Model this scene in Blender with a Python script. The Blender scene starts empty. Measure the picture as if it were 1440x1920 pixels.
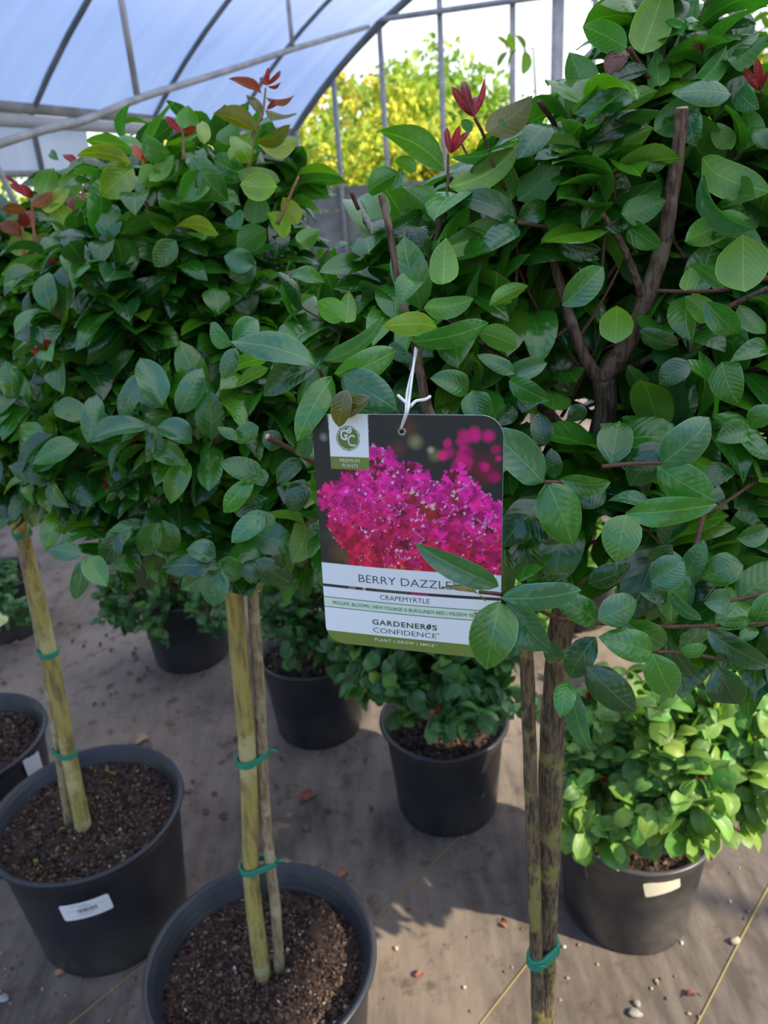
import bpy, math, random
import numpy as np
from mathutils import Vector, Matrix

# ------------------------------------------------------------------ camera, light, exposure
random.seed(7)
RNG = np.random.default_rng(7)
SC = bpy.context.scene
COL = SC.collection
W_, H_, F = 1440, 1920, 1442.0
CAM_Z, PITCH, ROLL = 1.38, math.radians(23), math.radians(4)
SC.view_settings.view_transform = 'Standard'
SC.view_settings.look = 'None'
SC.view_settings.gamma = 1
SC.view_settings.use_curve_mapping = False
SC.view_settings.exposure = 0.70

CF = np.array([0, math.cos(PITCH), -math.sin(PITCH)])
_r0 = np.array([1.0, 0, 0]); _u0 = np.array([0, math.sin(PITCH), math.cos(PITCH)])
CR = math.cos(ROLL) * _r0 - math.sin(ROLL) * _u0
CD = -math.sin(ROLL) * _r0 - math.cos(ROLL) * _u0
CP = np.array([0, 0, CAM_Z])

cam_d = bpy.data.cameras.new('camera')
cam = bpy.data.objects.new('camera', cam_d); COL.objects.link(cam)
cam_d.sensor_fit = 'VERTICAL'; cam_d.sensor_height = 34.6; cam_d.sensor_width = 26
cam_d.lens = 34.6 * F / H_
cam_d.clip_start = 0.01; cam_d.clip_end = 300
cam_d.dof.use_dof = True; cam_d.dof.focus_distance = 0.44; cam_d.dof.aperture_fstop = 13.0
m = Matrix(((CR[0], -CD[0], -CF[0], 0), (CR[1], -CD[1], -CF[1], 0), (CR[2], -CD[2], -CF[2], CAM_Z), (0, 0, 0, 1)))
cam.matrix_world = m
SC.camera = cam

world = bpy.data.worlds.new('sky'); SC.world = world; world.use_nodes = True
wn, wl = world.node_tree.nodes, world.node_tree.links
wn.clear()
wo = wn.new('ShaderNodeOutputWorld'); bg = wn.new('ShaderNodeBackground')
tc = wn.new('ShaderNodeTexCoord'); sx = wn.new('ShaderNodeSeparateXYZ'); rp = wn.new('ShaderNodeValToRGB')
wl.new(tc.outputs['Generated'], sx.inputs[0]); wl.new(sx.outputs['Z'], rp.inputs[0])
rp.color_ramp.elements[0].position = 0.18; rp.color_ramp.elements[0].color = (0.86, 0.93, 0.94, 1)
rp.color_ramp.elements[1].position = 0.5; rp.color_ramp.elements[1].color = (0.27, 0.46, 1.0, 1)
wl.new(rp.outputs[0], bg.inputs[0]); bg.inputs[1].default_value = 1.1
wl.new(bg.outputs[0], wo.inputs[0])

SUN_AZ, SUN_EL = math.radians(120), math.radians(40)
sun_d = bpy.data.lights.new('sun', 'SUN'); sun = bpy.data.objects.new('sun', sun_d); COL.objects.link(sun)
sun_d.energy = 6.0; sun_d.color = (1.0, 0.88, 0.68); sun_d.angle = math.radians(0.8)
sdir = Vector((math.sin(SUN_AZ) * math.cos(SUN_EL), math.cos(SUN_AZ) * math.cos(SUN_EL), math.sin(SUN_EL)))
sun.rotation_euler = sdir.to_track_quat('Z', 'Y').to_euler()
sun.location = (6, -3, 8)

# ------------------------------------------------------------------ helpers
def nrm(v):
    v = np.asarray(v, float); return v / (np.linalg.norm(v) + 1e-12)
def ray(x, y): return CF + (x - 720) / F * CR + (y - 960) / F * CD
def at(x, y, zc): return CP + zc * ray(x, y)                 # a point seen at x, y, at depth zc
def on_z(x, y, z=0.0):
    d = ray(x, y); return CP + d * ((z - CAM_Z) / d[2])
def at_y(x, y, Y):
    d = ray(x, y); return CP + d * (Y / d[1])
def proj(p):
    q = np.asarray(p) - CP; z = q @ CF
    return 720 + F * (q @ CR) / z, 960 + F * (q @ CD) / z, z

class MB:
    """collects faces (with uv and colour per vertex) and links them as one mesh object"""
    def __init__(s): s.v = []; s.f = []; s.uv = []; s.c = []; s.n = 0
    def add(s, v, f, uv=None, c=(1, 1, 1)):
        v = np.asarray(v, float); k = len(v)
        s.v.append(v); s.uv.append(np.zeros((k, 2)) if uv is None else np.asarray(uv, float))
        c = np.asarray(c, float); s.c.append(np.broadcast_to(c, (k, 3)) if c.ndim == 1 else c)
        o = s.n
        if isinstance(f, np.ndarray): s.f.append(f + o)
        else:
            by = {}
            for q in f: by.setdefault(len(q), []).append(q)
            for k2, L in by.items(): s.f.append(np.array(L, int) + o)
        s.n += k
    def build(s, name, mat, parent=None, off=(0, 0, 0), smooth=True):
        me = bpy.data.meshes.new(name)
        V = np.concatenate(s.v) - np.asarray(off, float)
        nl = sum(a.size for a in s.f); nf = sum(len(a) for a in s.f)
        me.vertices.add(len(V)); me.vertices.foreach_set('co', V.ravel())
        me.loops.add(nl); me.polygons.add(nf)
        idx = np.concatenate([a.ravel() for a in s.f])
        tot = np.concatenate([np.full(len(a), a.shape[1]) for a in s.f])
        st = np.concatenate([[0], np.cumsum(tot)[:-1]])
        me.loops.foreach_set('vertex_index', idx.astype(np.int32))
        me.polygons.foreach_set('loop_start', st.astype(np.int32))
        me.polygons.foreach_set('loop_total', tot.astype(np.int32))
        me.update(calc_edges=True)
        UV = np.concatenate(s.uv); C = np.concatenate(s.c)
        ul = me.uv_layers.new(name='UVMap'); ul.data.foreach_set('uv', UV[idx].ravel())
        ca = me.color_attributes.new('col', 'FLOAT_COLOR', 'POINT')
        ca.data.foreach_set('color', np.concatenate([C, np.ones((len(C), 1))], 1).ravel())
        me.polygons.foreach_set('use_smooth', np.full(nf, smooth))
        me.validate(); me.materials.append(mat)
        o = bpy.data.objects.new(name, me); COL.objects.link(o)
        if parent is not None: o.parent = parent
        return o

def thing(name, label, cat, loc=(0, 0, 0), group=None):
    o = bpy.data.objects.new(name, None); COL.objects.link(o); o.location = loc
    o.empty_display_size = 0.05
    return tag(o, label, cat, group)
def tag(o, label, cat, group=None):
    o['label'] = label; o['category'] = cat
    if group: o['group'] = group
    return o

def tube(mb, pts, rad, n=10, c=(1, 1, 1), cap=True, lump=0.0):
    pts = [np.asarray(p, float) for p in pts]
    rad = list(rad) if hasattr(rad, '__len__') else [rad] * len(pts)
    V, UV, Fc = [], [], []
    t0 = nrm(pts[1] - pts[0]); a = nrm(np.cross(t0, [0.3, 0.9, 0.2])); L = 0
    for i, p in enumerate(pts):
        t = nrm(pts[min(i + 1, len(pts) - 1)] - pts[max(i - 1, 0)])
        a = nrm(a - t * (a @ t)); b = np.cross(t, a)
        if i: L += np.linalg.norm(p - pts[i - 1])
        for k in range(n):
            th = 2 * math.pi * k / n
            r = rad[i] * (1 + lump * math.sin(3 * th + i * 1.7) * 0.6 + lump * (random.random() - .5))
            V.append(p + r * (math.cos(th) * a + math.sin(th) * b)); UV.append((k / n, L))
    for i in range(len(pts) - 1):
        for k in range(n):
            Fc.append((i * n + k, i * n + (k + 1) % n, (i + 1) * n + (k + 1) % n, (i + 1) * n + k))
    if cap: Fc.append(tuple(range(n))[::-1]); Fc.append(tuple((len(pts) - 1) * n + k for k in range(n)))
    mb.add(V, Fc, UV, c)

def spline(P, m=6):
    P = [np.asarray(p, float) for p in P]; out = []
    for i in range(len(P) - 1):
        p0, p1, p2, p3 = P[max(i - 1, 0)], P[i], P[i + 1], P[min(i + 2, len(P) - 1)]
        for k in range(m):
            t = k / m
            out.append(.5 * (2 * p1 + (p2 - p0) * t + (2 * p0 - 5 * p1 + 4 * p2 - p3) * t * t + (3 * p1 - p0 - 3 * p2 + p3) * t ** 3))
    out.append(P[-1]); return out
def lerpn(R, n):
    return np.interp(np.linspace(0, 1, n), np.linspace(0, 1, len(R)), R)

def lathe(mb, prof, cx, cy, n=64, c=(1, 1, 1), wob=0.0, ph=0.0):
    V, UV, Fc = [], [], []
    for j, (r, z) in enumerate(prof):
        for k in range(n):
            th = 2 * math.pi * k / n
            w = 1 + wob * (math.sin(2 * th + ph) + .4 * math.sin(5 * th + 2 * ph)) * (z > .1)
            V.append((cx + r * w * math.cos(th), cy + r * w * math.sin(th), z)); UV.append((k / n, j / len(prof)))
    for j in range(len(prof) - 1):
        for k in range(n):
            Fc.append((j * n + k, j * n + (k + 1) % n, (j + 1) * n + (k + 1) % n, (j + 1) * n + k))
    Fc.append(tuple(range(n))[::-1])
    mb.add(V, Fc, UV, c)

def box(mb, c, ex, ey, ez, col=(1, 1, 1)):
    c = np.asarray(c, float); V = []
    for sx_ in (-1, 1):
        for sy in (-1, 1):
            for sz in (-1, 1): V.append(c + sx_ * np.asarray(ex) + sy * np.asarray(ey) + sz * np.asarray(ez))
    mb.add(V, [(0, 1, 3, 2), (4, 6, 7, 5), (0, 4, 5, 1), (2, 3, 7, 6), (0, 2, 6, 4), (1, 5, 7, 3)], None, col)

# ------------------------------------------------------------------ materials
def mat(name):
    m = bpy.data.materials.new(name); m.use_nodes = True
    n, l = m.node_tree.nodes, m.node_tree.links
    n.clear(); o = n.new('ShaderNodeOutputMaterial'); return m, n, l, o
def N(n, t, **kw):
    x = n.new(t)
    for k, v in kw.items(): setattr(x, k, v)
    return x
def MATH(n, l, op, a, b=None, clamp=False):
    x = n.new('ShaderNodeMath'); x.operation = op; x.use_clamp = clamp
    for i, s in enumerate((a, b)):
        if s is None: continue
        if isinstance(s, (int, float)): x.inputs[i].default_value = s
        else: l.new(s, x.inputs[i])
    return x.outputs[0]
def MIX(n, l, fac, a, b, mode='MIX'):
    x = n.new('ShaderNodeMix'); x.data_type = 'RGBA'; x.blend_type = mode
    for i, s in ((0, fac), (6, a), (7, b)):
        if isinstance(s, (int, float)): x.inputs[i].default_value = s
        elif isinstance(s, tuple): x.inputs[i].default_value = (*s, 1) if len(s) == 3 else s
        else: l.new(s, x.inputs[i])
    return x.outputs[2]
def NOISE(n, l, scale, detail=4, vec=None, rough=.55):
    x = n.new('ShaderNodeTexNoise'); x.inputs['Scale'].default_value = scale; x.inputs['Detail'].default_value = detail
    x.inputs['Roughness'].default_value = rough
    if vec is not None: l.new(vec, x.inputs['Vector'])
    return x
def RAMP(n, l, src, stops):
    x = n.new('ShaderNodeValToRGB'); e = x.color_ramp.elements
    while len(e) < len(stops): e.new(.5)
    for i, (p, c) in enumerate(stops): e[i].position = p; e[i].color = (*c, 1)
    l.new(src, x.inputs[0]); return x.outputs[0]

def leaf_material(name, rough=.24, trans=.3, veins=True, sheen=.85):
    m, n, l, o = mat(name)
    at_ = N(n, 'ShaderNodeAttribute', attribute_name='col'); col = at_.outputs['Color']
    geo = N(n, 'ShaderNodeNewGeometry'); tcn = N(n, 'ShaderNodeTexCoord')
    nz = NOISE(n, l, 60, 3, tcn.outputs['Object'])
    col = MIX(n, l, 1.0, col, RAMP(n, l, nz.outputs[0], [(.3, (.78, .8, .78)), (.7, (1.15, 1.15, 1.1))]), 'MULTIPLY')
    bumpsrc = None
    if veins:
        uv = N(n, 'ShaderNodeUVMap'); sp = N(n, 'ShaderNodeSeparateXYZ'); l.new(uv.outputs[0], sp.inputs[0])
        au = MATH(n, l, 'ABSOLUTE', sp.outputs[0])
        mid = MATH(n, l, 'SUBTRACT', 1.0, MATH(n, l, 'MULTIPLY', au, 70.0), True)
        curve = MATH(n, l, 'ADD', MATH(n, l, 'MULTIPLY', au, .55), MATH(n, l, 'MULTIPLY', MATH(n, l, 'MULTIPLY', au, au), 1.3))
        ph = MATH(n, l, 'MULTIPLY', MATH(n, l, 'SUBTRACT', sp.outputs[1], curve), 8.5)
        fr = MATH(n, l, 'ABSOLUTE', MATH(n, l, 'SUBTRACT', MATH(n, l, 'FRACT', ph), .5))      # .5 on the vein line, 0 between
        sec = MATH(n, l, 'MULTIPLY', MATH(n, l, 'SUBTRACT', fr, .43), 13.0, True)
        vm = MATH(n, l, 'MAXIMUM', MATH(n, l, 'MULTIPLY', mid, .75), MATH(n, l, 'MULTIPLY', sec, .22), True)
        light = MIX(n, l, 1.0, col, (.05, .075, .02), 'ADD')
        light = MIX(n, l, 1.0, light, (1.5, 1.45, 1.3), 'MULTIPLY')
        col = MIX(n, l, vm, col, light)
        bumpsrc = MATH(n, l, 'SUBTRACT', MATH(n, l, 'MULTIPLY', MATH(n, l, 'SMOOTH_MIN', fr, .4), -1.0), MATH(n, l, 'MULTIPLY', mid, .5))
    back = geo.outputs['Backfacing']
    pale = MIX(n, l, 1.0, MIX(n, l, 1.0, col, (.012, .02, .008), 'ADD'), (1.25, 1.2, 1.1), 'MULTIPLY')
    col2 = MIX(n, l, back, col, pale)
    p = N(n, 'ShaderNodeBsdfPrincipled')
    l.new(col2, p.inputs['Base Color'])
    rg = MATH(n, l, 'ADD', MATH(n, l, 'MULTIPLY', back, .28), MATH(n, l, 'ADD', MATH(n, l, 'MULTIPLY', nz.outputs[0], .14), rough - .07))
    l.new(rg, p.inputs['Roughness']); p.inputs['Specular IOR Level'].default_value = sheen
    if bumpsrc is not None:
        b = N(n, 'ShaderNodeBump'); b.inputs['Strength'].default_value = .28; b.inputs['Distance'].default_value = .0012
        l.new(bumpsrc, b.inputs['Height']); l.new(b.outputs[0], p.inputs['Normal'])
    t = N(n, 'ShaderNodeBsdfTranslucent')
    l.new(MIX(n, l, 1.0, MIX(n, l, 1.0, col, (.012, .03, 0), 'ADD'), (1.7, 1.9, .6), 'MULTIPLY'), t.inputs[0])
    mx = N(n, 'ShaderNodeMixShader'); mx.inputs[0].default_value = trans
    l.new(p.outputs[0], mx.inputs[1]); l.new(t.outputs[0], mx.inputs[2]); l.new(mx.outputs[0], o.inputs[0])
    return m

def attr_material(name, rough=.6, spec=.3, bump=0, bscale=200, vary=.3):
    m, n, l, o = mat(name)
    a = N(n, 'ShaderNodeAttribute', attribute_name='col'); tcn = N(n, 'ShaderNodeTexCoord')
    nz = NOISE(n, l, bscale, 4, tcn.outputs['Object'])
    c = MIX(n, l, 1.0, a.outputs[0], RAMP(n, l, nz.outputs[0], [(.3, (1 - vary,) * 3), (.7, (1 + vary,) * 3)]), 'MULTIPLY') if vary else a.outputs[0]
    p = N(n, 'ShaderNodeBsdfPrincipled'); l.new(c, p.inputs['Base Color'])
    p.inputs['Roughness'].default_value = rough; p.inputs['Specular IOR Level'].default_value = spec
    if bump:
        b = N(n, 'ShaderNodeBump'); b.inputs['Strength'].default_value = bump; b.inputs['Distance'].default_value = .003
        l.new(nz.outputs[0], b.inputs['Height']); l.new(b.outputs[0], p.inputs['Normal'])
    l.new(p.outputs[0], o.inputs[0]); return m

def bark_material(name, c1, c2, c3, scale=55):
    m, n, l, o = mat(name); tcn = N(n, 'ShaderNodeTexCoord')
    mp = N(n, 'ShaderNodeMapping'); mp.inputs['Scale'].default_value = (1, 1, .16)
    l.new(tcn.outputs['Object'], mp.inputs[0])
    a = NOISE(n, l, scale * 6.5, 6, mp.outputs[0], .65); b = NOISE(n, l, scale * .8, 4, tcn.outputs['Object'])
    c = RAMP(n, l, a.outputs[0], [(.40, c2), (.56, c1)])
    c = MIX(n, l, RAMP(n, l, b.outputs[0], [(.54, (0, 0, 0)), (.62, (1, 1, 1))]), c, c3)
    p = N(n, 'ShaderNodeBsdfPrincipled'); l.new(c, p.inputs['Base Color']); p.inputs['Roughness'].default_value = .75
    bu = N(n, 'ShaderNodeBump'); bu.inputs['Strength'].default_value = .7; bu.inputs['Distance'].default_value = .004
    l.new(a.outputs[0], bu.inputs['Height']); l.new(bu.outputs[0], p.inputs['Normal'])
    l.new(p.outputs[0], o.inputs[0]); return m

def pot_material(dust=.12, nm='black_nursery_plastic'):
    m, n, l, o = mat(nm); tcn = N(n, 'ShaderNodeTexCoord')
    a = NOISE(n, l, 9, 5, tcn.outputs['Object']); b = NOISE(n, l, 70, 4, tcn.outputs['Object'])
    sp = N(n, 'ShaderNodeSeparateXYZ'); l.new(tcn.outputs['Object'], sp.inputs[0])
    low = MATH(n, l, 'MULTIPLY', MATH(n, l, 'SUBTRACT', .13, sp.outputs[2]), 6.0, True)        # splashed dirt climbs from the ground
    d = MATH(n, l, 'MULTIPLY', MATH(n, l, 'ADD', MATH(n, l, 'MULTIPLY', low, .6), dust), RAMP(n, l, a.outputs[0], [(.35, (0, 0, 0)), (.7, (1, 1, 1))]), True)
    d = MATH(n, l, 'MULTIPLY', d, MATH(n, l, 'ADD', MATH(n, l, 'MULTIPLY', b.outputs[0], .7), .5), True)
    c = MIX(n, l, d, (.014, .017, .024), (.15, .13, .105))
    p = N(n, 'ShaderNodeBsdfPrincipled'); l.new(c, p.inputs['Base Color'])
    p.inputs['Roughness'].default_value = .38; p.inputs['Specular IOR Level'].default_value = .45
    bu = N(n, 'ShaderNodeBump'); bu.inputs['Strength'].default_value = .12; bu.inputs['Distance'].default_value = .002
    l.new(b.outputs[0], bu.inputs['Height']); l.new(bu.outputs[0], p.inputs['Normal'])
    l.new(p.outputs[0], o.inputs[0]); return m

def ground_material():
    m, n, l, o = mat('woven_ground_cloth'); tcn = N(n, 'ShaderNodeTexCoord')
    mp = N(n, 'ShaderNodeMapping'); mp.inputs['Rotation'].default_value = (0, 0, math.radians(44)); l.new(tcn.outputs['Object'], mp.inputs[0])
    sp = N(n, 'ShaderNodeSeparateXYZ'); l.new(mp.outputs[0], sp.inputs[0])
    w1 = MATH(n, l, 'SINE', MATH(n, l, 'MULTIPLY', sp.outputs[0], 1400.0)); w2 = MATH(n, l, 'SINE', MATH(n, l, 'MULTIPLY', sp.outputs[1], 1400.0))
    wv = MATH(n, l, 'MULTIPLY', w1, w2)
    st = N(n, 'ShaderNodeMapping'); st.inputs['Rotation'].default_value = (0, 0, math.radians(44)); st.inputs['Scale'].default_value = (1.0, .22, 1)
    l.new(tcn.outputs['Object'], st.inputs[0])
    a = NOISE(n, l, 1.6, 6, tcn.outputs['Object'], .6); b = NOISE(n, l, 16, 6, tcn.outputs['Object'], .7); s = NOISE(n, l, 30, 3, st.outputs[0])
    c = RAMP(n, l, s.outputs[0], [(.35, (.070, .056, .046)), (.65, (.145, .12, .098))])
    dirt = RAMP(n, l, a.outputs[0], [(.4, (0, 0, 0)), (.62, (1, 1, 1))])
    strip = MATH(n, l, 'MAXIMUM', MATH(n, l, 'MULTIPLY', MATH(n, l, 'SUBTRACT', -.15, sp.outputs[0]), 1.2, True), .15)     # older strips are trodden with more soil
    c = MIX(n, l, MATH(n, l, 'MULTIPLY', MATH(n, l, 'MULTIPLY', dirt, .85), strip), c, (.28, .22, .168))
    c = MIX(n, l, RAMP(n, l, b.outputs[0], [(.54, (0, 0, 0)), (.66, (.8, .8, .8))]), c, (.075, .048, .034))
    c = MIX(n, l, MATH(n, l, 'MULTIPLY', MATH(n, l, 'ADD', wv, 1.0), .12), c, (.05, .047, .045))
    p = N(n, 'ShaderNodeBsdfPrincipled'); l.new(c, p.inputs['Base Color']); p.inputs['Roughness'].default_value = .8; p.inputs['Specular IOR Level'].default_value = .25
    bu = N(n, 'ShaderNodeBump'); bu.inputs['Strength'].default_value = .45; bu.inputs['Distance'].default_value = .006
    l.new(MATH(n, l, 'ADD', b.outputs[0], MATH(n, l, 'MULTIPLY', s.outputs[0], .8)), bu.inputs['Height']); l.new(bu.outputs[0], p.inputs['Normal'])
    l.new(p.outputs[0], o.inputs[0]); return m

def film_material():
    m, n, l, o = mat('milky_greenhouse_film'); tcn = N(n, 'ShaderNodeTexCoord')
    mp = N(n, 'ShaderNodeMapping'); mp.inputs['Rotation'].default_value = (0, 0, math.radians(-20)); mp.inputs['Scale'].default_value = (.35, 2.2, .35)
    l.new(tcn.outputs['Object'], mp.inputs[0])
    a = NOISE(n, l, 2.0, 4, mp.outputs[0])
    c = RAMP(n, l, a.outputs[0], [(.3, (.70, .72, .80)), (.7, (.82, .84, .90))])
    d = N(n, 'ShaderNodeBsdfDiffuse'); t = N(n, 'ShaderNodeBsdfTranslucent'); mx = N(n, 'ShaderNodeMixShader'); mx.inputs[0].default_value = .72
    l.new(c, d.inputs[0]); l.new(c, t.inputs[0]); l.new(d.outputs[0], mx.inputs[1]); l.new(t.outputs[0], mx.inputs[2])
    l.new(mx.outputs[0], o.inputs[0]); return m

def plain(name, c, rough=.5, spec=.4, metal=0):
    m, n, l, o = mat(name); p = N(n, 'ShaderNodeBsdfPrincipled'); p.inputs['Base Color'].default_value = (*c, 1)
    p.inputs['Roughness'].default_value = rough; p.inputs['Specular IOR Level'].default_value = spec; p.inputs['Metallic'].default_value = metal
    l.new(p.outputs[0], o.inputs[0]); return m
def mottled(name, c1, c2, scale, rough=.7):
    m, n, l, o = mat(name); tcn = N(n, 'ShaderNodeTexCoord'); a = NOISE(n, l, scale, 5, tcn.outputs['Object'])
    p = N(n, 'ShaderNodeBsdfPrincipled'); l.new(RAMP(n, l, a.outputs[0], [(.35, c1), (.65, c2)]), p.inputs['Base Color'])
    p.inputs['Roughness'].default_value = rough; l.new(p.outputs[0], o.inputs[0]); return m

M_LEAF = leaf_material('glossy_leaf'); M_SHRUB = leaf_material('soft_shrub_leaf', .45, .3, True, .4)
M_YOUNG = leaf_material('young_red_leaf', .4, .25, True, .25); M_FAR = leaf_material('distant_leaf', .7, .3, False, .2)
M_POT = pot_material(); M_POT_DUSTY = pot_material(.5, 'dusty_black_plastic'); M_GROUND = ground_material(); M_FILM = film_material()
M_SOIL = attr_material('bark_soil', .9, .15, .5, 300, .35)
M_BARK = bark_material('brown_grey_bark', (.17, .10, .065), (.045, .024, .016), (.22, .16, .11))
M_MOSS = bark_material('mossy_grey_bark', (.155, .11, .058), (.032, .021, .011), (.21, .19, .05))
M_GREENBARK = bark_material('yellow_green_bark', (.34, .285, .075), (.17, .13, .045), (.42, .37, .17), 16)
M_STAKE = bark_material('weathered_bamboo', (.34, .26, .15), (.16, .12, .07), (.38, .33, .2), 40)
M_TIE = plain('green_tie_plastic', (.01, .2, .115), .4)
M_STICKER = attr_material('sticker_paper', .5, .3, 0, 50, 0)
M_PIPE = mottled('galvanised_pipe', (.25, .25, .26), (.38, .38, .38), 9, .5)
M_HOOP = mottled('dark_hoop_pipe', (.10, .12, .13), (.17, .18, .19), 6, .5)
M_BOARD = mottled('weathered_board', (.17, .165, .16), (.27, .265, .26), 5, .8)
M_CARD = attr_material('printed_card', .32, .45, 0, 50, 0)
M_STRING = plain('white_elastic', (.75, .76, .74), .6)
M_THREAD = plain('yellow_marker_thread', (.25, .19, .07), .8)
M_DEBRIS = attr_material('debris', .85, .2, .3, 400, .25)
M_TWIG = attr_material('twig_bark', .65, .3, .3, 300, .3)

# ------------------------------------------------------------------ greenhouse setting
AX = np.array([math.sin(math.radians(20)), math.cos(math.radians(20)), 0])      # along the house
BX = np.array([math.cos(math.radians(20)), -math.sin(math.radians(20)), 0])     # across the house, to the right
ZZ = np.array([0, 0, 1.0])
def hh(a, b, z): return a * AX + b * BX + z * ZZ
END, WALL_B, MID_B, ARC_R, EAVE = 9.66, -4.4, .1, 6.06, 2.0
ARC_C = EAVE - math.sqrt(ARC_R ** 2 - 4.5 ** 2)
def arc_z(b): return ARC_C + math.sqrt(max(ARC_R ** 2 - (b - MID_B) ** 2, 0))
def on_end(x, y):
    d = ray(x, y); t = END / (d @ AX); p = CP + d * t; return p @ BX, p[2]

mb = MB(); S = 40
mb.add([(-S, -S, 0), (S, -S, 0), (S, S, 0), (-S, S, 0)], [(0, 1, 2, 3)])
ground = mb.build('ground', M_GROUND); ground['kind'] = 'structure'
sd = nrm([math.sin(math.radians(44)), math.cos(math.radians(44)), 0]); sn = np.array([sd[1], -sd[0], 0])
for k, ta, tb in ((0, .2, 6), (-1, .2, 1.05), (-2, .55, 1.18), (-3, -.2, .55)):
    mb = MB(); c = sn * (-.259 + .287 * k)
    P = [c + sd * t + np.array([0, 0, .0012]) + sn * .0012 * math.sin(t * 9 + k) for t in np.arange(ta, tb, .1)]
    tube(mb, P, .0015, 6); mb.build('stitched_line', M_THREAD, ground)

mb = MB(); bs = np.linspace(WALL_B, MID_B + 2.98, 34); As = np.linspace(-1.5, END, 30)  # film's unseen right edge is placed so that it shades the tree crowns
V = [hh(a, b, arc_z(b) + .028) for a in As for b in bs]
nb = len(bs)
mb.add(V, np.array([(i * nb + j, (i + 1) * nb + j, (i + 1) * nb + j + 1, i * nb + j + 1) for i in range(len(As) - 1) for j in range(nb - 1)]))
film = mb.build('ceiling', M_FILM); film['kind'] = 'structure'
mb = MB()
As = np.linspace(-1.5, 5.8, 20); Zs = [1.64, 1.75, 1.86, 2.0]
V = [hh(a, WALL_B - .03, z) for a in As for z in Zs]
mb.add(V, np.array([(i * 4 + j, (i + 1) * 4 + j, (i + 1) * 4 + j + 1, i * 4 + j + 1) for i in range(len(As) - 1) for j in range(3)]))
wl_ = mb.build('wall_left', M_FILM); wl_['kind'] = 'structure'

frame = thing('greenhouse_frame', 'grey pipe hoop frame of the greenhouse with posts at its open end', 'greenhouse frame', hh(END, MID_B, 0))
FO = np.array(frame.location)
def fpart(name, mb, m, parent=frame): return mb.build(name, m, parent, FO)
for k in range(8):
    a = END - 1.5 * k
    mb = MB(); P = [hh(a, b, arc_z(b)) for b in np.linspace(WALL_B, MID_B + 4.5, 40)]
    P = [hh(a, WALL_B, .0)] + P + [hh(a, MID_B + 4.5, .0)]
    tube(mb, P, .05 if k == 0 else .021, 10); fpart('hoop', mb, M_HOOP)
mb = MB(); c = hh((END - 1.5) / 2, WALL_B + .05, EAVE - .0)
box(mb, c + ZZ * .045, AX * (END + 1.5) / 2, BX * .02, ZZ * .035); fpart('hip_board', mb, M_BOARD)
mb = MB(); box(mb, c - ZZ * .04, AX * (END + 1.5) / 2, BX * .035, ZZ * .04); fpart('film_channel', mb, mottled('pale_channel', (.36, .36, .37), (.45, .45, .46), 4))
mb = MB(); tube(mb, [hh(-1.5, WALL_B, 1.62), hh(5.9, WALL_B, 1.62)], .024, 8); fpart('roll_pipe', mb, M_PIPE)
for x, r in ((552, .05), (632, .032), (722, .032), (831, .034), (961, .036), (1042, .075), (1108, .034)):
    b, z = on_end(x, 240)
    mb = MB(); top = max(2.0, arc_z(b)) if b > WALL_B + .1 else 2.05
    box(mb, hh(END, b, top / 2), AX * r * .7, BX * r * .8, ZZ * top / 2); fpart('end_post', mb, M_PIPE)
b0, z0 = on_end(692, 54); b1, z1 = on_end(890, 0)
mb = MB(); tube(mb, [hh(END - .05, b0 - .1, (z0 + z1) / 2), hh(END - .05, MID_B + 3, (z0 + z1) / 2)], .03, 8); fpart('cross_bar', mb, M_PIPE)
# wind brace: from the top of the end hoop down along the film to the near wall
bp = []
for x, y, d in ((690, 50, 10.0), (550, 92, 8.0), (475, 117, 7.5), (380, 147, 6.9), (265, 183, 6.0), (160, 225, 5.6), (60, 250, 5.4), (-120, 310, 5.0)):
    r_ = ray(x, y); bp.append(CP + r_ * d / math.hypot(r_[0], r_[1]))
mb = MB(); tube(mb, spline(bp, 5), .024, 8); fpart('wind_brace', mb, M_PIPE)
for x, y, d in ((258, 184, 5.98), (549, 93, 8.0)):
    r_ = ray(x, y); p = CP + r_ * d / math.hypot(r_[0], r_[1])
    top = arc_z(p @ BX) - p[2]; mb = MB(); tube(mb, [p, p + ZZ * top + BX * .0], .022, 8); fpart('hanger', mb, M_PIPE)
mb = MB(); p0 = hh(4.55, WALL_B + .06, 1.96); tube(mb, [p0, hh(4.9, WALL_B + .06, 1.0)], .022, 8); fpart('side_brace', mb, M_PIPE)
mb = MB(); b0, z0 = on_end(1262, 2); b1, z1 = on_end(1470, 92)
tube(mb, [hh(END, b0, z0), hh(END, b1, z1)], .05, 8); fpart('gable_brace', mb, M_PIPE)

mb = MB(); b0, _ = on_end(540, 400)
for k in range(5):
    box(mb, hh(END + .06, b0 + 4.3, .14 + .28 * k), AX * .02, BX * 4.4, ZZ * .136)
wb = mb.build('wall_back', M_BOARD, None, (0, 0, 0), False); wb['kind'] = 'structure'

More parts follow.
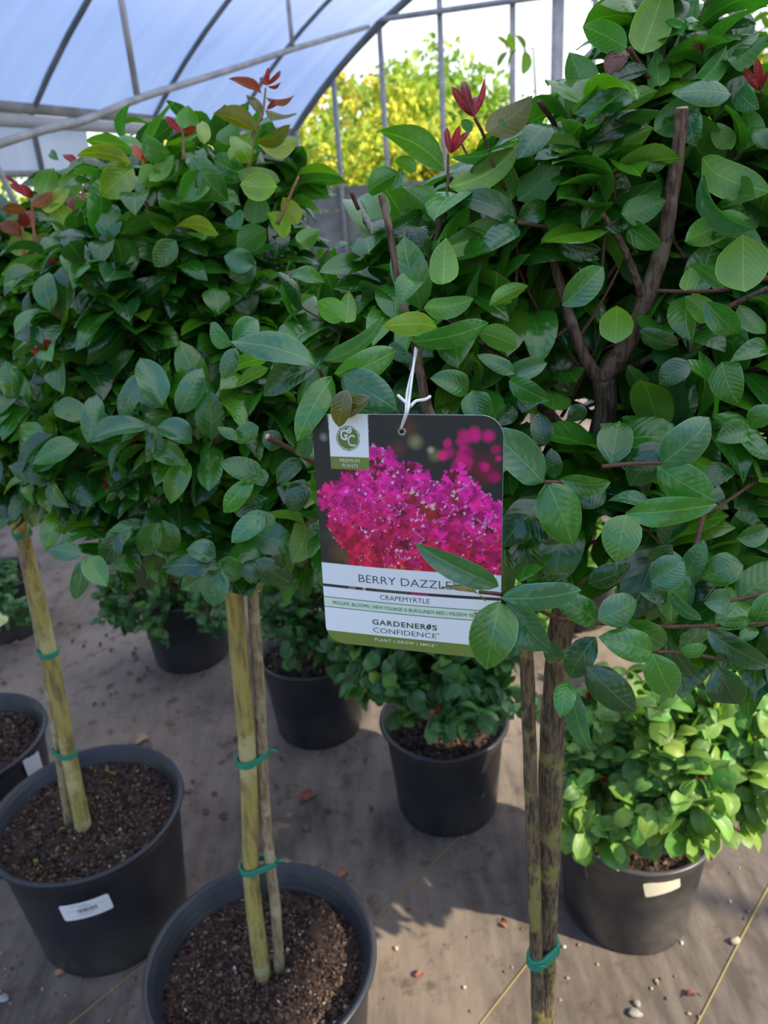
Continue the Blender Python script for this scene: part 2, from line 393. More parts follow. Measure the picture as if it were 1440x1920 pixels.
# ------------------------------------------------------------------ leaves
PROF_T = np.array([0, .04, .12, .25, .4, .55, .7, .82, .9, .96, 1]); PROF_W = np.array([.03, .28, .64, .92, 1, .99, .87, .65, .42, .2, .01])
PROF_R = np.array([.03, .4, .78, .98, 1, .99, .93, .78, .55, .28, .02])
_tpl = {}
def template(nt, ns):
    k = (nt, ns)
    if k not in _tpl:
        t = np.linspace(0, 1, nt + 1); s = np.array([-1, -.93, -.5, 0, .5, .93, 1]) if ns == 6 else np.linspace(-1, 1, ns + 1)
        Fq = np.array([(i * (ns + 1) + j, (i + 1) * (ns + 1) + j, (i + 1) * (ns + 1) + j + 1, i * (ns + 1) + j + 1)[::-1] for i in range(nt) for j in range(ns)])
        _tpl[k] = (np.repeat(t, ns + 1), np.tile(s, nt + 1), Fq)
    return _tpl[k]
def leaf(mb, base, d, n, L, Wd, col, bend=.12, fold=.25, res=(6, 4), round_=False, twist=0.0, wave=.03, cup=0.0):
    T, Sx, Fq = template(*res)
    d = nrm(d); n = np.asarray(n, float); n = n - d * (n @ d); n = nrm(n); s = np.cross(d, n)
    w = np.interp(T, PROF_T, PROF_R if round_ else PROF_W) * Wd * .5
    up = bend * L * 4 * T * (1 - T) + fold * np.abs(Sx) * w * (1 - .3 * T) - (.35 * fold + cup) * Sx ** 2 * w \
        + wave * L * np.sin(T * 7 + Sx * 2 + L * 900) * np.abs(Sx) * .5
    if twist:
        ca, sa = np.cos(twist * T), np.sin(twist * T)
        xs, un = Sx * w * ca - up * sa, Sx * w * sa + up * ca
    else: xs, un = Sx * w, up
    V = np.asarray(base)[None] + np.outer(T * L, d) + np.outer(xs, s) + np.outer(un, n)
    if res[1] == 6:      # the thin pale margin of the blade
        e = (np.abs(Sx) > .98)[:, None]; c0 = np.asarray(col, float)[None]
        col = np.where(e, c0 * 1.7 + np.array([[.03, .035, .012]]), c0 + 0 * e)
    mb.add(V, Fq, np.stack([Sx * w / L, T], 1), col)

CLS = {'d': (.009, .066, .014), 'm': (.026, .145, .012), 'u': (.062, .19, .009), 'y': (.17, .28, .012), 'b': (.034, .15, .056),  # b: bluish sky sheen put into the leaf's base colour
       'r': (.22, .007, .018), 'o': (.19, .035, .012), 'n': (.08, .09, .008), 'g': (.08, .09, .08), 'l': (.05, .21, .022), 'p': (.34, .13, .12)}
def hand_leaf(mb, bx, by, tx, ty, w, cls, zc, roll=None, bend=None, dzt=None, res=(12, 6)):
    """one leaf seen from base to tip; its frame, length and width are real"""
    if dzt is None: dzt = random.uniform(-.012, .012)
    B = at(bx, by, zc); Tp = at(tx, ty, zc + dzt); d = Tp - B; L = np.linalg.norm(d)
    wd = w * zc / F * (.75 if cls in 'r' else 1)
    view = nrm(CP - B); n0 = nrm(view - nrm(d) * (view @ nrm(d)))
    if roll is None: roll = random.uniform(-28, 28)
    if cls in 'u' and abs(roll) < 60: roll += 180
    a = math.radians(roll); s0 = np.cross(nrm(d), n0); n = n0 * math.cos(a) + s0 * math.sin(a)
    c = np.array(CLS[cls]) * random.uniform(.85, 1.18); c[0] *= random.uniform(.8, 1.3)
    if bend is None: bend = random.uniform(.07, .2)
    leaf(mb, B, d, n, L, wd, c, bend, random.choice((random.uniform(.25, .7), random.uniform(.7, 1.5))), res, False, random.uniform(-.35, .35), random.uniform(.03, .09), random.uniform(-.15, .5))

def shoot_leaves(mb, tw, p, a, cnt, Lr, ratio, cols, gap=.017, res=(5, 4), round_=False, keep=None, droop=.25, tips=None):
    """a twig from p along a with leaves in opposite pairs"""
    a = nrm(a); q = np.array(p, float); pts = [q.copy()]; side = nrm(np.cross(a, RNG.normal(size=3)))
    for i in range(cnt):
        a = nrm(a + RNG.normal(size=3) * .10 + np.array([0, 0, .02])); q = q + a * gap; pts.append(q.copy())
        side = nrm(np.cross(a, nrm(np.cross(side, a) + RNG.normal(size=3) * .35)))
        for sg in (1, -1):
            ld = nrm(side * sg + a * RNG.uniform(.2, .8) + np.array([0, 0, RNG.uniform(-droop * 2, .15)]))
            L = RNG.uniform(*Lr) * (1 - .35 * max(0, i - cnt + 2) / 2)
            if keep is not None and not keep(q + ld * L * .5): continue
            nn = np.array([0, 0, 1.0]) + RNG.normal(size=3) * .38 + .25 * a
            c = np.array(cols[RNG.integers(len(cols))]) * RNG.uniform(.75, 1.25); c = c * np.array([RNG.uniform(.8, 1.3), 1, RNG.uniform(.8, 1.2)])
            leaf(mb, q, ld, nn, L, L * RNG.uniform(*ratio), c, RNG.uniform(.03, .22), RNG.uniform(.2, 1.2), res, round_, RNG.uniform(-.4, .4), RNG.uniform(.01, .08), RNG.uniform(-.15, .5))
    if tips is not None and (keep is None or keep(q)):
        for k in range(4):
            ld = nrm(a + RNG.normal(size=3) * .45); c = np.array(CLS['r']) * RNG.uniform(.7, 1.2)
            leaf(tips, q, ld, RNG.normal(size=3), RNG.uniform(.012, .022), .008, c, .1, .4, (5, 2))
    if tw is not None: tube(tw, pts, lerpn([.0016, .0008], len(pts)), 5, (.12, .06, .035), False)

def fill(mb, tw, spheres, n, Lr, ratio, cols, ctr, keep=None, gap=.017, cnt=(3, 6), res=(5, 4), round_=False, up=.25, droop=.25, tips=None, tip_p=0, shell=.5):
    sp = [(at(x, y, z), r * z / F) for x, y, z, r in spheres]
    wt = np.array([r ** 2.4 for _, r in sp]); wt /= wt.sum()
    for i in range(n):
        c, r = sp[RNG.choice(len(sp), p=wt)]
        dv = nrm(RNG.normal(size=3)); p = c + dv * r * (shell + (1 - shell) * RNG.random() ** .7) * .95
        if keep is not None and not keep(p): continue
        k = RNG.integers(*cnt); a = nrm(dv * .7 + nrm(p - ctr) * .6 + np.array([0, 0, up]) + RNG.normal(size=3) * .3)
        shoot_leaves(mb, tw, p - a * gap * k * .7, a, k, Lr, ratio, cols, gap, res, round_, keep, droop, tips if RNG.random() < tip_p else None)

# ------------------------------------------------------------------ pots, soil, stickers
def make_pot(root, x, y, R, Hh, wob=0.0, ph=0.0, mt=None):
    rb = R * .79; O = np.array(root.location)
    rw = R - .012
    pr = [(0.001, .004), (rb - .012, .004), (rb - .003, .0), (rb, .008), (rb + (rw - rb) * .5, Hh * .5), (rw - .002, Hh - .034), (rw + .0015, Hh - .030), (rw + .003, Hh - .02), (rw + .004, Hh - .012),
          (R - .003, Hh - .009), (R, Hh - .005), (R - .001, Hh), (R - .006, Hh + .001), (R - .011, Hh - .003), (R - .012, Hh - .008), (R - .017, Hh - .010), (R - .0165, Hh - .019), (R - .021, Hh - .021), (R - .0205, Hh - .031), (R - .024, Hh - .033), (R - .026, Hh - .06), (R - .035, Hh * .5)]
    mb = MB(); lathe(mb, pr, x, y, 72, (1, 1, 1), wob, ph)
    return mb.build('pot', mt or M_POT, root, O)
SOILC = [(.035, .022, .017), (.06, .038, .027), (.09, .058, .04), (.022, .016, .013), (.07, .045, .032), (.14, .09, .06), (.045, .034, .028)]
def make_soil(root, x, y, r, z, n, g=(.0025, .006), moss=0.0):
    mb = MB(); O = np.array(root.location); V = [(x, y, z + .006)]; rings = 10; k = 40
    for i in range(1, rings + 1):
        for j in range(k):
            th = 2 * math.pi * j / k; rr = r * i / rings
            V.append((x + rr * math.cos(th), y + rr * math.sin(th), z + .006 * math.cos(rr / r * 1.5) + RNG.normal() * .0025))
    Fc = [(0, 1 + j, 1 + (j + 1) % k) for j in range(k)]
    for i in range(rings - 1):
        Fc += [(1 + i * k + j, 1 + (i + 1) * k + j, 1 + (i + 1) * k + (j + 1) % k, 1 + i * k + (j + 1) % k) for j in range(k)]
    cc = np.array(SOILC[0]) * np.ones((len(V), 3)) * RNG.uniform(.7, 1.5, (len(V), 1))
    mb.add(V, Fc, None, cc)
    OV = np.array([(1, 0, 0), (-1, 0, 0), (0, 1, 0), (0, -1, 0), (0, 0, 1), (0, 0, -1.0)])
    OF = np.array([(0, 2, 4), (2, 1, 4), (1, 3, 4), (3, 0, 4), (2, 0, 5), (1, 2, 5), (3, 1, 5), (0, 3, 5)])
    for i in range(n):
        rr = r * math.sqrt(RNG.random()) * .98; th = RNG.random() * 2 * math.pi; s = RNG.uniform(*g) * (1 if RNG.random() < .95 else 1.7)
        c = np.array(SOILC[RNG.integers(len(SOILC))]) * RNG.uniform(.6, 1.25)
        if RNG.random() < .012: c = np.array((.4, .36, .3)) * RNG.uniform(.5, 1.0)
        if moss and RNG.random() < moss: c = np.array((.16, .18, .035)) * RNG.uniform(.6, 1.3)
        A = nrm(RNG.normal(size=3)); B = nrm(np.cross(A, RNG.normal(size=3))); Cc = np.cross(A, B)
        Q = OV * np.array([RNG.uniform(.6, 1.6), RNG.uniform(.6, 1.1), RNG.uniform(.5, 1.0)]) * s
        P = Q[:, :1] * A + Q[:, 1:2] * B + Q[:, 2:] * Cc
        mb.add(P + np.array([x + rr * math.cos(th), y + rr * math.sin(th), z + .006 * math.cos(rr / r * 1.5) + s * RNG.uniform(.1, .8)]), OF, None, c)
    return mb.build('soil', M_SOIL, root, O, False)
def sticker(pot, root, x, y, R, Hh, px, py, wd, ht, base=(.72, .76, .76), marks=True, tilt=0.0, name='price_sticker', label=None):
    """a paper label wrapped on the wall of the pot, centred where px, py meets it"""
    O = np.array(root.location); rb = R * .79; rw = R - .012; best = None
    for t in np.linspace(.5, 2.8, 1500):
        p = at(px, py, t); r = rb + (rw - rb) * p[2] / Hh
        if 0 < p[2] < Hh - .035 and math.hypot(p[0] - x, p[1] - y) < r: best = p; break
    th0 = math.atan2(best[1] - y, best[0] - x); z0 = best[2]
    def surf(u, v, off):
        u2 = u * math.cos(tilt) - v * math.sin(tilt); v2 = u * math.sin(tilt) + v * math.cos(tilt)
        z = z0 + v2; r = rb + (rw - rb) * z / Hh + off + .003; th = th0 + u2 / (r)
        return (x + r * math.cos(th), y + r * math.sin(th), z)
    mb = MB()
    def patch(u0, u1, v0, v1, off, c, nu=10):
        V = [surf(u, v, off) for u in np.linspace(u0, u1, nu + 1) for v in (v0, (v0 + v1) / 2, v1)]
        mb.add(V, [(i * 3 + j, (i + 1) * 3 + j, (i + 1) * 3 + j + 1, i * 3 + j + 1) for i in range(nu) for j in range(2)], None, c)
    w, h = wd / 2, ht / 2; c = w * .06
    patch(-w, w, -h + c, h - c, .0012, base); patch(-w + c, w - c, -h, -h + c, .0012, base); patch(-w + c, w - c, h - c, h, .0012, base)
    if marks:
        g = (.38, .42, .46)
        patch(-w * .55, w * .1, h * .66, h * .74, .0016, g); patch(-w * .25, w * .3, h * .46, h * .54, .0016, g)
        uu = -w * .35
        while uu < w * .42:
            b_ = random.choice((.012, .02, .03)) * w; patch(uu, uu + b_, -h * .22, h * .26, .0016, (.08, .09, .11), 1); uu += b_ + random.choice((.014, .02, .03)) * w
        patch(-w * .35, w * .35, -h * .42, -h * .36, .0016, g); patch(-w * .4, w * .2, -h * .62, -h * .56, .0016, g)
        patch(-w * .8, -w * .45, h * .1, h * .16, .0016, g); patch(w * .4, w * .8, h * .3, h * .35, .0016, g)
    o = mb.build(name, M_STICKER, pot, O)
    if label: o['label'] = label
    return o
def tie_band(root, pts, r, O, z, thick=.0022):
    """a plastic band around trunk and stake at height z"""
    c = [np.array([p[0], p[1], z]) for p in pts]; v = c[1] - c[0]; L = np.linalg.norm(v); v = v / L; s = np.array([-v[1], v[0], 0])
    P = []
    for k in range(11): th = math.pi / 2 + math.pi * k / 10; P.append(c[0] + (v * math.cos(th) + s * math.sin(th)) * (r[0] + .001))
    for k in range(11): th = -math.pi / 2 + math.pi * k / 10; P.append(c[1] + (v * math.cos(th) + s * math.sin(th)) * (r[1] + .001))
    P.append(P[0]); mb = MB()
    for dz in (-1.6, -.5, .5, 1.6): tube(mb, [p + ZZ * dz * thick for p in P], thick * .8, 6, (1, 1, 1), False)
    k0 = P[16]; tube(mb, [k0, k0 + np.array([.006, -.006, .006]), k0 + np.array([.014, -.004, .002])], .0018, 5)
    return mb.build('tie', M_TIE, root, O)

# ------------------------------------------------------------------ second-row trees
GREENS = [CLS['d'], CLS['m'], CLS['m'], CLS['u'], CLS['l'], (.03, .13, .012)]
def pillar_tree(name, label, x, y, trunk_px, stake_px, spheres, n_shoots, ties, soil_n, moss, seed, extra=None, wob=0.0):
    global RNG
    RNG = np.random.default_rng(seed); random.seed(seed)
    root = thing(name, label, 'potted tree', (x, y, 0), 'potted crape myrtle trees')
    O = np.array(root.location)
    pot = make_pot(root, x, y, .18, .29, wob, seed)
    make_soil(root, x, y, .163, .245, soil_n, (.002, .0052), moss)
    return root, O, pot

# tree with the yellow-green stem, nearest pot (middle of the photo)
t2 = thing('potted_crape_myrtle', 'young tree with a yellow-green stem in the black pot cut off by the bottom edge, middle of the photo', 'potted tree', (-.24, .84, 0), 'potted crape myrtle trees')
t2['label'] = 'young tree on a yellow-green stem in the black pot nearest the bottom edge'
O2 = np.array(t2.location)
pot2 = make_pot(t2, -.24, .84, .18, .29, .008, 1.2); make_soil(t2, -.24, .84, .163, .243, 6500, (.0016, .0042))
def stem_points(L, Y0, Y1):
    n = len(L); return [at_y(px, py, Y0 + (Y1 - Y0) * i / (n - 1)) for i, (px, py) in enumerate(L)]
P = stem_points([(497, 1845), (490, 1805), (472, 1660), (468, 1500), (462, 1380), (450, 1250), (440, 1130), (430, 1010), (420, 930)], .835, .83)
mb = MB(); Q = spline(P, 5); tube(mb, Q, lerpn([.0145, .0128, .012, .0118, .0116, .0114, .0113, .011, .011], len(Q)), 14, lump=.02); mb.build('trunk', M_GREENBARK, t2, O2)
S2 = spline(stem_points([(524, 1820), (516, 1700), (502, 1580), (493, 1450), (487, 1300), (478, 1180), (472, 1090), (464, 1000)], .835, .85), 5)
mb = MB(); tube(mb, S2, lerpn([.008, .0078, .0075, .007], len(S2)), 10, lump=.05); mb.build('stake', M_STAKE, t2, O2)
def nearest_z(P, z): return min(P, key=lambda p: abs(p[2] - z))
for px, py in ((476, 1425), (484, 1627)):
    z = at_y(px, py, .83)[2]; tie_band(t2, [nearest_z(Q, z), nearest_z(S2, z)], (.014, .0075), O2, z)
CT = at_y(425, 930, .83)
for i, L in enumerate(([(425, 935), (400, 800), (370, 640), (340, 480)], [(422, 930), (450, 760), (490, 600), (500, 440)], [(425, 940), (330, 850), (220, 760)], [(425, 935), (520, 840), (600, 740)])):
    mb = MB(); B = spline([at_y(px, py, .84 + .04 * k) for k, (px, py) in enumerate(L)], 4)
    tube(mb, B, lerpn([.009, .006, .0035], len(B)), 8, lump=.05); mb.build('branch', M_BARK, t2, O2)
RNG = np.random.default_rng(21); random.seed(21)
lv, tw, tp = MB(), MB(), MB()
Z2 = .86
def keep2(p):
    x, y, z = proj(p); return z > .6
fill(lv, tw, [(370, 480, .86, 185), (320, 640, .88, 240), (430, 790, .86, 215), (250, 800, .9, 190), (510, 670, .88, 150), (470, 930, .85, 135), (300, 930, .88, 120), (330, 350, .9, 95), (470, 390, .86, 100), (600, 800, .9, 130), (620, 960, .9, 90)],
     520, (.048, .068), (.46, .58), GREENS, CT, keep2, .02, (3, 6), (6, 4), False, .3, .28, tp, .05)
# the tall reddish shoot and the leaves along the top, as seen
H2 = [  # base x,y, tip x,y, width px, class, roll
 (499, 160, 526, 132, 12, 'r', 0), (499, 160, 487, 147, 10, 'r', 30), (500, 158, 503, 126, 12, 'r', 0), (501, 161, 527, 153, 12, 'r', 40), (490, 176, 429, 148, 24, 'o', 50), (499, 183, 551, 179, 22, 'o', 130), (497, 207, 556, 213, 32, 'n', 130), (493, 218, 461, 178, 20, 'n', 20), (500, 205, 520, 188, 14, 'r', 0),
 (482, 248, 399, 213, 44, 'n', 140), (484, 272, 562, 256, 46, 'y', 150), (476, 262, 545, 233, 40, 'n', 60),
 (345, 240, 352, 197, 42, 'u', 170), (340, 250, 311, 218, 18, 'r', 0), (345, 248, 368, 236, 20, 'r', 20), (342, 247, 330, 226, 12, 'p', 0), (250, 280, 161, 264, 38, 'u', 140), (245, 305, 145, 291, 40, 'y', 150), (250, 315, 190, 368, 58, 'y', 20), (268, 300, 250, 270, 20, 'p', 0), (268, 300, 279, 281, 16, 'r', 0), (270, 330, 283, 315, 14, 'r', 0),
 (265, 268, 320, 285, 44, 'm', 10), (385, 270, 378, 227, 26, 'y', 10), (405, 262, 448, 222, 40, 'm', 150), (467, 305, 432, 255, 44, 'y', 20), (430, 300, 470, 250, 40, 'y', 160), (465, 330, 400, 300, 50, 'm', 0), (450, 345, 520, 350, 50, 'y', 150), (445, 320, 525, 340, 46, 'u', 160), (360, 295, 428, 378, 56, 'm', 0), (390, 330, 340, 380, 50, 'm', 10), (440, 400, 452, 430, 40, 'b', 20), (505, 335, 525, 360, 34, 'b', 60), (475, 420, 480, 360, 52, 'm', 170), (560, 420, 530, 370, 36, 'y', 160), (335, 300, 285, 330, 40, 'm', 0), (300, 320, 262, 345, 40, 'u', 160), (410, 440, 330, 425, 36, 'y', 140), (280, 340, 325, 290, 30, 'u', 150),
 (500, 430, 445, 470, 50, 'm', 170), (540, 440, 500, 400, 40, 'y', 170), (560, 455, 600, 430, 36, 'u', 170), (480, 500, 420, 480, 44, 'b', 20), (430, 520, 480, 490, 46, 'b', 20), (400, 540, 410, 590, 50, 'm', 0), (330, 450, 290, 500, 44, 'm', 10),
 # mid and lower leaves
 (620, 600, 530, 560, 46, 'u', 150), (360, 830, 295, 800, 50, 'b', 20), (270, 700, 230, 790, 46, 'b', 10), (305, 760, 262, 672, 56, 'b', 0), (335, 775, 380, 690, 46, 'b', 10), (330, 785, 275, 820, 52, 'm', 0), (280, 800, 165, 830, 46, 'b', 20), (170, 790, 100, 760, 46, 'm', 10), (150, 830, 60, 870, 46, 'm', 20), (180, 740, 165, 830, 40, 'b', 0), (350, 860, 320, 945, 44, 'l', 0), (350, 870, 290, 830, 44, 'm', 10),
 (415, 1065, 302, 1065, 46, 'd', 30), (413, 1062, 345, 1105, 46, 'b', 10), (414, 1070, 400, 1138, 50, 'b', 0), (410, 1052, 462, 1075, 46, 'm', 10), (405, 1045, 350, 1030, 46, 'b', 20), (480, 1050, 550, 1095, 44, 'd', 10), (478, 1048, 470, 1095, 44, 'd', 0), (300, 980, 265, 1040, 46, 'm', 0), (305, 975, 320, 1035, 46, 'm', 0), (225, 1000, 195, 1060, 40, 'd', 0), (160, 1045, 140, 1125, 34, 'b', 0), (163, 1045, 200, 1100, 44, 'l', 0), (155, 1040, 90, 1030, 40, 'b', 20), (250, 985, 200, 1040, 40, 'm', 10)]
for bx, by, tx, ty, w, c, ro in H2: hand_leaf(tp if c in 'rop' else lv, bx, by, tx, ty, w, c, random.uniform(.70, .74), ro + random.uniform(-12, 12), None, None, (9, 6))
for L in ([(465, 320), (480, 240), (492, 215), (498, 165)], [(265, 330), (268, 300)], [(345, 300), (343, 245)], [(520, 420), (560, 330)]):
    B = spline([at(px, py, .725) for px, py in L], 4); tube(tw, B, lerpn([.0022, .001], len(B)), 6, (.22, .13, .05))
lv.build('foliage', M_LEAF, t2, O2); tw.build('twigs', M_TWIG, t2, O2)['kind'] = 'stuff'; o = tp.build('young_leaves', M_YOUNG, t2, O2); o['label'] = 'burgundy red young leaves at the shoot tips'

# tree behind it on the left
t1 = thing('potted_crape_myrtle', 'young tree on a leaning tan stem whose black pot carries the white barcode sticker', 'potted tree', (-.625, 1.185, 0), 'potted crape myrtle trees')
O1 = np.array(t1.location)
pot1 = make_pot(t1, -.625, 1.185, .187, .29, .008, 2.9); make_soil(t1, -.625, 1.185, .169, .255, 5000, (.0016, .0044), .04)
sticker(pot1, t1, -.625, 1.185, .187, .29, 162, 1701, .088, .043, tilt=.06, label='white barcode sticker')
P = [at_y(px, py, Y) for px, py, Y in ((160, 1568, 1.165), (152, 1530, 1.165), (130, 1420, 1.17), (100, 1260, 1.175), (72, 1130, 1.175), (50, 1040, 1.18), (36, 980, 1.16), (20, 900, 1.17))]
Q = spline(P, 5); mb = MB(); tube(mb, Q, lerpn([.0175, .015, .014, .0135, .013, .0125, .012], len(Q)), 14, lump=.02); mb.build('trunk', M_GREENBARK, t1, O1)
S1 = spline([at_y(px, py, Y) for px, py, Y in ((130, 1550, 1.175), (112, 1420, 1.18), (85, 1250, 1.185), (60, 1120, 1.185), (36, 1000, 1.16), (25, 930, 1.165))], 5)
mb = MB(); tube(mb, S1, lerpn([.0085, .008, .007], len(S1)), 10, lump=.05); mb.build('stake', M_STAKE, t1, O1)
for px, py in ((42, 996), (88, 1224), (126, 1408)):
    z = at_y(px, py, 1.175)[2]; tie_band(t1, [nearest_z(Q, z), nearest_z(S1, z)], (.0145, .0085), O1, z)
CT = at_y(25, 930, 1.16)
for i, L in enumerate(([(22, 920), (30, 780), (60, 600)], [(22, 920), (100, 800), (150, 640)], [(22, 920), (-40, 800), (-80, 640)], [(20, 930), (110, 900), (200, 850)])):
    mb = MB(); B = spline([at_y(px, py, 1.18 + .03 * k) for k, (px, py) in enumerate(L)], 4); tube(mb, B, lerpn([.009, .006, .0035], len(B)), 8, lump=.05); mb.build('branch', M_BARK, t1, O1)
RNG = np.random.default_rng(33); random.seed(33)
lv, tw, tp = MB(), MB(), MB()
fill(lv, tw, [(40, 620, 1.1, 200), (60, 760, 1.1, 180), (140, 480, 1.1, 90), (20, 520, 1.12, 80), (150, 640, 1.12, 200), (180, 820, 1.1, 140), (-80, 650, 1.15, 200), (40, 860, 1.12, 100), (240, 480, 1.15, 150)],
     520, (.048, .068), (.46, .58), GREENS, CT, None, .02, (3, 6), (6, 4), False, .3, .28, tp, .05)
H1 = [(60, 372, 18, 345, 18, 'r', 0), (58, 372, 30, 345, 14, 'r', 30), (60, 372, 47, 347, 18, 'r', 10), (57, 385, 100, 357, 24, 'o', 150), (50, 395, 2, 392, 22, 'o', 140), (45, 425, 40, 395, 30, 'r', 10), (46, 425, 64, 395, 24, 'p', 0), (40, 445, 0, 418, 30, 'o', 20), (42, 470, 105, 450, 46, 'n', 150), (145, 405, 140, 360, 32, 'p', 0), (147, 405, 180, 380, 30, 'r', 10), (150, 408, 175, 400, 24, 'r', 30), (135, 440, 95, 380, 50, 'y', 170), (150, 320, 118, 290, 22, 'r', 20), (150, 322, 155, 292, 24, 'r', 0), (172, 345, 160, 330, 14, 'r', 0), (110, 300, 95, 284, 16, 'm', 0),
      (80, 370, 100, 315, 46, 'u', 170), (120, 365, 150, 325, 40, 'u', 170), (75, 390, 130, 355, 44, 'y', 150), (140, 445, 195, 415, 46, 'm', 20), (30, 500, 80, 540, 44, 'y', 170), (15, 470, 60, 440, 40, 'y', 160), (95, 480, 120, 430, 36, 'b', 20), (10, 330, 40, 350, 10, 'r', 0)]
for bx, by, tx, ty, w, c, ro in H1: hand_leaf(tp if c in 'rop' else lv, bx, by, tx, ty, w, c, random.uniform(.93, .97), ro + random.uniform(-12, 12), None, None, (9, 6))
for L in ([(70, 480), (62, 420), (60, 372)], [(45, 480), (42, 425)], [(140, 470), (147, 405)], [(160, 400), (150, 322)]):
    B = spline([at(px, py, .95) for px, py in L], 4); tube(tw, B, lerpn([.0025, .0012], len(B)), 6, (.3, .12, .06))
lv1 = lv.build('foliage', M_LEAF, t1, O1); tw1 = tw.build('twigs', M_TWIG, t1, O1); tw1['kind'] = 'stuff'; o = tp.build('young_leaves', M_YOUNG, t1, O1); o['label'] = 'burgundy red young leaves at the shoot tips'

# the tree whose pot is cut by the left edge
t0 = thing('potted_crape_myrtle', 'tree in the black pot cut off by the left edge, white sticker on its side', 'potted tree', (-.985, 1.42, 0), 'potted crape myrtle trees')
O0 = np.array(t0.location)
pot0 = make_pot(t0, O0[0], O0[1], .18, .29, .006, .4); make_soil(t0, O0[0], O0[1], .163, .25, 2200, (.0025, .006))
sticker(pot0, t0, O0[0], O0[1], .18, .29, 60, 1432, .05, .075, (.62, .64, .64), False, .12, label='white sticker')
mb = MB(); Q = spline([O0 + np.array([0, 0, z]) + np.array([.02 * math.sin(z * 4), 0, 0]) for z in np.linspace(.25, 1.05, 7)], 3); tube(mb, Q, lerpn([.015, .012], len(Q)), 10); mb.build('trunk', M_GREENBARK, t0, O0)
for src in (lv1, tw1):
    c = src.copy(); COL.objects.link(c); c.parent = t0; c.location = (-.03, 0, -.02); c.rotation_euler = (0, 0, .5)

# ------------------------------------------------------------------ the main tree, close by on the right
tm = thing('potted_crape_myrtle', 'nearest tree, brown forked trunk and large glossy dark leaves, filling the right side', 'potted tree', (.13, .50, 0), 'potted crape myrtle trees')
OM = np.array(tm.location)
make_pot(tm, .13, .50, .18, .29); make_soil(tm, .13, .50, .163, .25, 700, (.003, .007))
YT = .55
P = [at_y(px, py, Y) for px, py, Y in ((1019, 1960, YT), (1022, 1850, YT), (1026, 1700, YT), (1030, 1560, YT), (1034, 1400, YT), (1042, 1280, YT), (1052, 1180, YT), (1080, 1030, .555), (1108, 900, .56), (1128, 800, .56), (1136, 760, .56), (1131, 712, .56))]
P = [np.array([P[0][0] - .004, P[0][1], .24])] + P
Q = spline(P, 5); mb = MB(); tube(mb, Q, lerpn([.012, .0115, .0105, .0105, .011, .011, .0105, .0105, .0095, .009, .0085, .0085, .0085], len(Q)), 16, lump=.05); mb.build('trunk', M_MOSS, tm, OM)
SM = [at_y(px, py, Y) for px, py, Y in ((1008, 1960, .535), (1007, 1850, .535), (1003, 1700, .535), (998, 1550, .535), (993, 1400, .535), (988, 1250, .535), (984, 1190, .535), (978, 1120, .535))]
SM = spline([np.array([SM[0][0], .535, .24])] + SM, 5); mb = MB(); tube(mb, SM, lerpn([.0072, .0066, .006, .006], len(SM)), 12, lump=.07); mb.build('stake', M_MOSS, tm, OM)
z = at_y(1008, 1790, .54)[2]; tie_band(tm, [nearest_z(Q, z), nearest_z(SM, z)], (.011, .0068), OM, z, .003)
BR = [([(1131, 712), (1150, 682), (1178, 642), (1205, 575), (1228, 510), (1245, 450), (1255, 390), (1266, 320), (1275, 250), (1279, 205)], [.0075, .0068, .0066, .006, .0058, .0058, .0052, .0046, .0042, .004], .56, .55),
      ([(1131, 718), (1108, 690), (1088, 650), (1066, 590), (1052, 540), (1038, 490), (1022, 420), (1016, 350)], [.0058, .0048, .0044, .004, .0036, .0032, .0028, .0026], .56, .57),
      ([(1204, 552), (1190, 515), (1172, 470), (1150, 430), (1128, 400)], [.003, .0026, .0024, .002, .0016], .555, .54),
      ([(818, 800), (800, 760), (790, 710), (778, 650), (762, 590), (745, 520), (732, 440), (715, 365)], [.0036, .0034, .003, .0026, .0024, .0022, .0022, .0022], .50, .51),
      ([(1195, 800), (1205, 730), (1216, 660), (1225, 580)], [.0075, .0068, .006, .005], .64, .64),
      ([(1095, 860), (1050, 800), (980, 720), (900, 640), (850, 560)], [.005, .0045, .004, .003, .002], .58, .54),
      ([(1110, 880), (960, 860), (830, 810)], [.0045, .004, .004], .56, .51),
      ([(1136, 700), (1220, 670), (1320, 600), (1440, 540)], [.0028, .0024, .002, .0018], .58, .52)]
for L, R, Y0, Y1 in BR:
    B = spline([at_y(px, py, Y0 + (Y1 - Y0) * i / (len(L) - 1)) for i, (px, py) in enumerate(L)], 5)
    mb = MB(); tube(mb, B, lerpn(R, len(B)), 12, lump=.08); mb.build('branch', M_BARK, tm, OM)
RNG = np.random.default_rng(45); random.seed(45)
lv, tw, tp = MB(), MB(), MB()
FORK = [at_y(px, py, .56) for px, py in ((1275, 220), (1255, 380), (1235, 480), (1205, 570), (1160, 670), (1130, 730), (1136, 790), (1085, 650), (1060, 575))]
def keepm(p):
    x, y, z = proj(p)
    if z < .475: return False
    if 560 < x < 960 and 740 < y < 1260 and z < .52: return False
    if y < 420 and x < 1060 and y < 420 - (x - 600) * .42: return False
    for q in FORK:
        qx, qy, qz = proj(q)
        if z < qz + .012 and math.hypot(x - qx, y - qy) < 62: return False
    if y > 1150 and 930 < x < 1090: return False
    return True
CT = at_y(1120, 760, .56)
